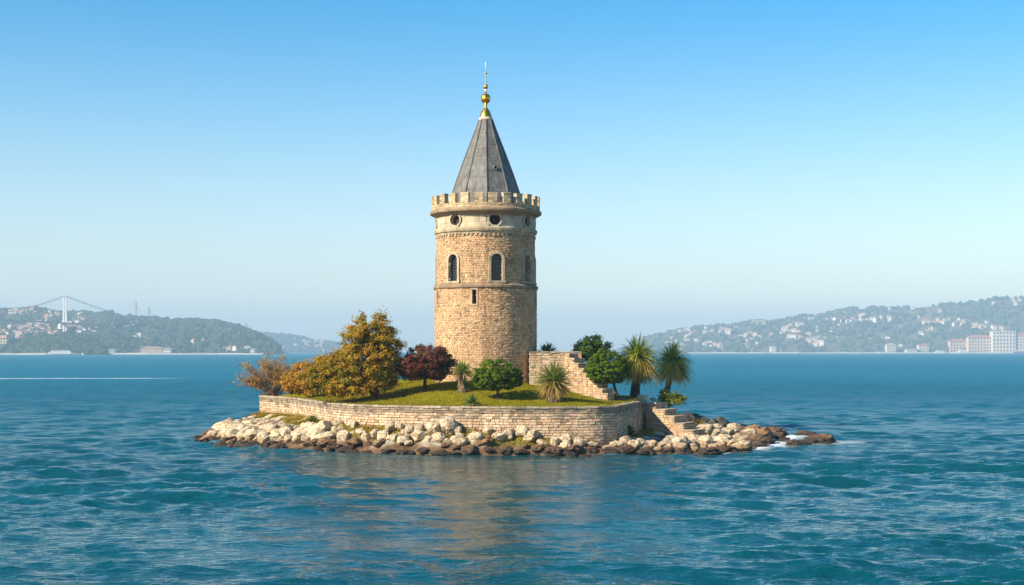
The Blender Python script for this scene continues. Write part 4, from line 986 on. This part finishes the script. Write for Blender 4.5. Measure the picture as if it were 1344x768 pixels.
# ------------------------------------------------------------------ larger far buildings, each window a part
WINM = {}
def big_building(label, px0, px1, ytop, ybot, Y, wc, rc, floors, cols, roof='hip', depth=22, dome=None, cat='building'):
    k = Y/F; wd = (px1-px0)*k; hgt = (ybot-ytop)*k; x = ((px0+px1)/2-CX)*k; zb = H-(ybot-HOR)*k
    root = tag(empty('large_building', (x, Y, zb)), label, cat)
    rh = min(.16*hgt, 6) if roof == 'hip' else 1.2; hw = hgt-rh
    mb = MB(); mb.box((-wd/2, 0, -4), (wd/2, depth, hw), wc); mb.build('wall', M['plain'], root)
    mb = MB()
    if roof == 'hip':
        e = 1.; a, b = wd/2+e, depth+e; q = max(wd/2-depth*.5, 0.5)
        mb.add([(-a,-e,hw),(a,-e,hw),(a,b,hw),(-a,b,hw),(-q,depth/2,hw+rh),(q,depth/2,hw+rh)], [(0,1,5,4),(2,3,4,5)], rc); mb.add([(-a,-e,hw),(a,-e,hw),(a,b,hw),(-a,b,hw),(-q,depth/2,hw+rh),(q,depth/2,hw+rh)], [(1,2,5),(3,0,4)], rc)
    else: mb.box((-wd/2-.6, -.6, hw), (wd/2+.6, depth+.6, hw+rh), rc)
    mb.build('roof', M['plain'], root)
    if dome:
        mb = MB(); mb.lathe([(dome, hw+rh-.2), (dome, hw+rh+dome*.9), (dome*.95, hw+rh+dome*1.2), (dome*.7, hw+rh+dome*1.8), (dome*.3, hw+rh+dome*2.15), (.05, hw+rh+dome*2.3)], 20, (.5, .25, .15), c=(0, depth/3)); mb.build('dome', M['plain'], root, True)
    if floors:
        ww = wd/cols*.5; wh = hw/floors*.55; key = (round(ww, 2), round(wh, 2))
        if key not in WINM:
            m_ = MB(); m_.box((-ww/2, -.25, 0), (ww/2, .1, wh), (.05, .048, .045)); m_.box((-ww/2-.3, -.45, -.5), (ww/2+.3, -.002, -.02), (.6, .55, .47)); WINM[key] = m_.mesh('window', [M['plain']])
        for f in range(floors):
            for c in range(cols):
                o = bpy.data.objects.new('window', WINM[key]); COL.objects.link(o); o.parent = root; o.location = (-wd/2+wd*(c+.5)/cols, 0, hw*(f+.28)/floors)
    return root
CRM, PNK, WHT, RED = (.62, .52, .38), (.60, .42, .31), (.70, .66, .58), (.42, .15, .08)
big_building('cream apartment block on the shore at the left frame edge', -8, 15, 440, 464.5, 2480, CRM, (.45, .25, .15), 6, 6)
big_building('long pink palace with many small windows at the left hill foot', 185, 213, 455, 464.8, 2590, PNK, (.5, .3, .2), 3, 9)
big_building('white waterside mansion right of the long pink palace', 214, 224, 456.5, 464.8, 2590, WHT, (.5, .42, .36), 2, 4)
big_building('white house on the shore near the left hill end', 328, 334, 457.5, 464.6, 2590, WHT, (.55, .5, .45), 2, 3)
big_building('small white waterside house beside the dark headland', 140, 150, 458, 464.8, 2585, WHT, (.5, .45, .4), 2, 4)
big_building('orange roofed pale building left of the red roofed hotel', 1247, 1270, 445, 462.6, 4010, PNK, RED, 4, 6)
big_building('wide pink hotel under a red hipped roof on the right shore', 1271, 1302, 440, 462.8, 3985, (.62, .45, .33), RED, 5, 8)
big_building('tall white hotel with a central dome on the right shore', 1303, 1333, 434.5, 462.8, 3970, (.64, .56, .45), (.62, .57, .5), 6, 7, 'flat', 26, 4.5)
big_building('cream hotel at the right frame edge beside the domed hotel', 1334, 1362, 437, 462.8, 3975, CRM, RED, 6, 7)
big_building('narrow cream villa standing alone on the right shore', 1164, 1176, 450.5, 462.8, 4000, CRM, (.5, .4, .32), 3, 4)
big_building('red roofed villa between trees on the right shore', 1206, 1219, 451, 462.8, 4000, CRM, RED, 3, 4)
big_building('small pale boathouse left of the moored yachts', 1190, 1204, 458, 462.9, 3990, WHT, (.5, .3, .2), 1, 4)
big_building('square white waterside block below the right hillside town', 1012, 1019, 455, 463, 4000, WHT, (.6, .55, .5), 2, 3, 'flat')
def hillhall():
    q = HR.hit(997, 428); big_building('broad pale hall on the crest of the right hill', 989, 1005, 420.5, 428.5, q.y, CRM, (.55, .48, .4), 2, 6, 'flat', 16)
hillhall()
# white domed landmark and slim tower on the left hill
q = HL.hit(79, 437); mb = MB(); rt = tag(empty('domed_church', q), 'small white domed church below the near bridge tower', 'church'); mb.box((-7, -5, -4), (7, 6, 9), (.74, .72, .68)); mb.build('wall', M['plain'], rt)
mb = MB(); mb.lathe([(4.5, 9), (4.5, 13), (3.8, 16.5), (2, 19), (.1, 20)], 16, (.74, .73, .7)); mb.build('dome', M['plain'], rt, True)
Yt = HL.Dr*.985; zt = float(HL.z(323, Yt)); rt = tag(empty('distant_chimney', ((323-CX)/F*Yt, Yt, zt-2)), 'thin grey tower on the end of the left ridge', 'chimney'); mb = MB(); mb.tube([(0, 0, 0), (0, 0, 9), (0, 0, 18)], [2.6, 2.4, 2.1], 8, (.30, .29, .28)); mb.build('shaft', M['plain'], rt); mb = MB(); mb.tube([(0, 0, 18.02), (0, 0, 19.5)], 2.5, 8, (.25, .24, .24)); mb.build('cap', M['plain'], rt)
# quay on the right shore, jetty on the left
def quay(px0, px1, Y, label, col=(.55, .50, .43)):
    mb = MB(); a, b = at(px0, 0, Y).x, at(px1, 0, Y).x; x = a
    while x < b: l = rng.uniform(20, 45); mb.box((x, Y, -2), (min(x+l, b)-.4, Y+16, 2.6+rng.uniform(-.3, .8)), jcol(col, .12)); x += l
    tag(mb.build('quay', M['plain']), label, 'quay', kind='structure')
quay(905, 1365, 3952, 'pale stone quay along the right far shore'); quay(-10, 110, 2318, 'pale quay at the foot of the left headland'); quay(150, 345, 2572, 'thin pale embankment along the left far shore')
# ------------------------------------------------------------------ far boats
def boat(label, px0, px1, Y, hull, decks, colour, cat='boat', funnel=None):
    k = Y/F; L = (px1-px0)*k; x = ((px0+px1)/2-CX)*k; root = tag(empty('boat', (x, Y, 0)), label, cat); b = L*.11
    st = [(-.5, .75, 0), (-.3, 1, 0), (.2, 1, 0), (.4, .6, .15), (.5, .03, .35)]; V = []
    for f, wd, sh in st: V += [(f*L, -b*wd, hull*(1+sh)), (f*L*.97, -b*wd*.7, -.4), (f*L*.97, b*wd*.7, -.4), (f*L, b*wd, hull*(1+sh))]
    n = len(st); fs = [(i*4+j, i*4+j+1, i*4+j+5, i*4+j+4) for i in range(n-1) for j in range(3)]+[(i*4+3, i*4, i*4+4, i*4+7) for i in range(n-1)]+[(0, 3, 2, 1)]
    mb = MB(); mb.add(V, fs, colour); mb.build('hull', M['plain'], root)
    z = hull*1.0
    for i in range(decks):
        s = .40-.07*i; mb = MB(); mb.box((-s*L, -b*.75, z), (s*L*.55, b*.75, z+2.4), (.74, .72, .68)); d = mb.build('cabin', M['plain'], root)
        w2 = MB(); w2.box((-s*L*.95, -b*.75-.1, z+.9), (s*L*.5, -b*.75-.003, z+1.7), (.06, .08, .1)); w2.build('window_strip', M['plain'], d); z += 2.42
    mb = MB(); mb.tube([(0, 0, z), (0, 0, z+3)], [.5, .3], 6, (.6, .3, .2) if funnel else (.6, .6, .6)); mb.build('funnel' if funnel else 'mast', M['plain'], root)
    return root
boat('long pale ferry moored under the dark left headland', 60, 107, 2290, 2.2, 2, (.62, .55, .5), funnel=1)
boat('white motor yacht moored left of the right shore hotels', 1226, 1245, 3920, 3., 2, (.74, .73, .7)); boat('larger white yacht moored before the pink hotel', 1255, 1274, 3920, 3.4, 3, (.74, .73, .7))
boat('dark blue hulled ferry moored at the right frame edge', 1330, 1352, 3920, 5.5, 1, (.10, .10, .22), funnel=1); boat('small white boat off the middle of the right shore', 1148, 1157, 3925, 2.4, 1, (.74, .73, .7))
# ------------------------------------------------------------------ bridges
def bridge():
    rt = tag(empty('suspension_bridge', (0, 0, 0)), 'suspension bridge with one tall pale tower over the left hill', 'bridge')
    Ax, Ay, dx, dy = -937., 2300., 60., 800.; P_ = lambda t, z, o=0: Vector((Ax+dx*t+o*dy/802, Ay+dy*t-o*dx/802, z)); tt = .655; zd = 62.5
    cy = Ay+dy*tt; ztop = (HOR-387.5)/F*cy+H
    ground = float(HL.z(85, cy))
    for o in (-2.6, 2.6):
        mb = MB(); p = P_(tt, 0, o); s = 1.7; mb.box((p.x-s, p.y-s, max(0, ground-3)), (p.x+s, p.y+s, zd+22), (.66, .64, .60)); mb.box((p.x-s*.78, p.y-s*.78, zd+22.02), (p.x+s*.78, p.y+s*.78, ztop), (.66, .64, .60)); mb.build('tower_leg', M['metal'], rt)
    for z in (ztop-3, zd+22, zd-5):
        mb = MB(); a, b = P_(tt, z, -.9), P_(tt, z, .9); mb.box((min(a.x, b.x), a.y-2, z), (max(a.x, b.x), a.y+2, z+4), (.6, .58, .55)); mb.build('cross_beam', M['metal'], rt)
    mb = MB(); n = 40
    V = []; 
    for i in range(n+1):
        t = -.45+1.5*i/n; 
        for o, z in ((-6, zd-1.6), (6, zd-1.6), (6, zd+1.2), (-6, zd+1.2)): V.append(P_(t, z, o))
    mb.add([tuple(v) for v in V], [(i*4+j, i*4+(j+1) % 4, i*4+4+(j+1) % 4, i*4+4+j) for i in range(n) for j in range(4)], (.42, .22, .20)); mb.build('deck', M['metal'], rt)
    for o in (-2.6, 2.6):
        for sgn, far, zend in ((-1, .05, zd+4), (1, 1.12, 84)):
            pts = []
            for i in range(25):
                u = i/24; t = tt+(far-tt)*u; z = ztop-1+(zend-ztop)*u-(46 if sgn < 0 else 9)*u*(1-u); pts.append(P_(t, z, o))
            mb = MB(); mb.tube(pts, .45, 5, (.40, .38, .36)); mb.build('main_cable', M['metal'], rt)
            for i in range(2, 24, 1):
                p = pts[i]
                if p.z < zd+3: continue
                mb = MB(); mb.tube([p, Vector((p.x, p.y, zd+1.2))], .13, 4, (.45, .43, .42)); mb.build('hanger', M['metal'], rt)
    rt2 = tag(empty('suspension_bridge', (0, 0, 0)), 'farther bridge showing two thin pylons above the left ridge', 'bridge')
    Y = 4300.; k = Y/F; zz = lambda py: H-(py-HOR)*k; X = lambda px: (px-CX)*k
    for px, top, s in ((178, 396, 3.0), (195, 403, 3.2)):
        mb = MB(); mb.box((X(px)-s, Y-3, 0), (X(px)+s, Y+3, zz(top)), (.40, .33, .31)); mb.build('pylon', M['metal'], rt2)
    for a, b, sag in (((178, 397), (155, 408), 1.5), ((178, 397), (184, 412), 2), ((195, 404), (189, 414), 1.5), ((195, 404), (209, 423), 2)):
        mb = MB(); mb.tube([Vector((X(a[0]+(b[0]-a[0])*i/12), Y, zz(a[1]+(b[1]-a[1])*i/12+sag*4*(i/12)*(1-i/12)*.6))) for i in range(13)], .8, 5, (.45, .42, .41)); mb.build('main_cable', M['metal'], rt2)
    mb = MB(); mb.box((X(120), Y-8, zz(424)), (X(215), Y+8, zz(422)), (.42, .25, .22)); mb.build('deck', M['metal'], rt2)
bridge()
# ------------------------------------------------------------------ haze: even pale air round everything
mb = MB(); mb.box((-6500, -150, -8), (6500, 9800, 245)); m = bpy.data.materials.new('air'); m.use_nodes = True; nt = m.node_tree; nt.nodes.clear()
out = nt.nodes.new('ShaderNodeOutputMaterial'); vol = nd(nt, 'VolumePrincipled', {'Color': (.50, .76, .98, 1), 'Density': .00020, 'Anisotropy': 0.}); nt.links.new(vol.outputs[0], out.inputs['Volume'])
tag(mb.build('haze', m), 'pale blue sea haze over the strait', 'haze', kind='stuff')
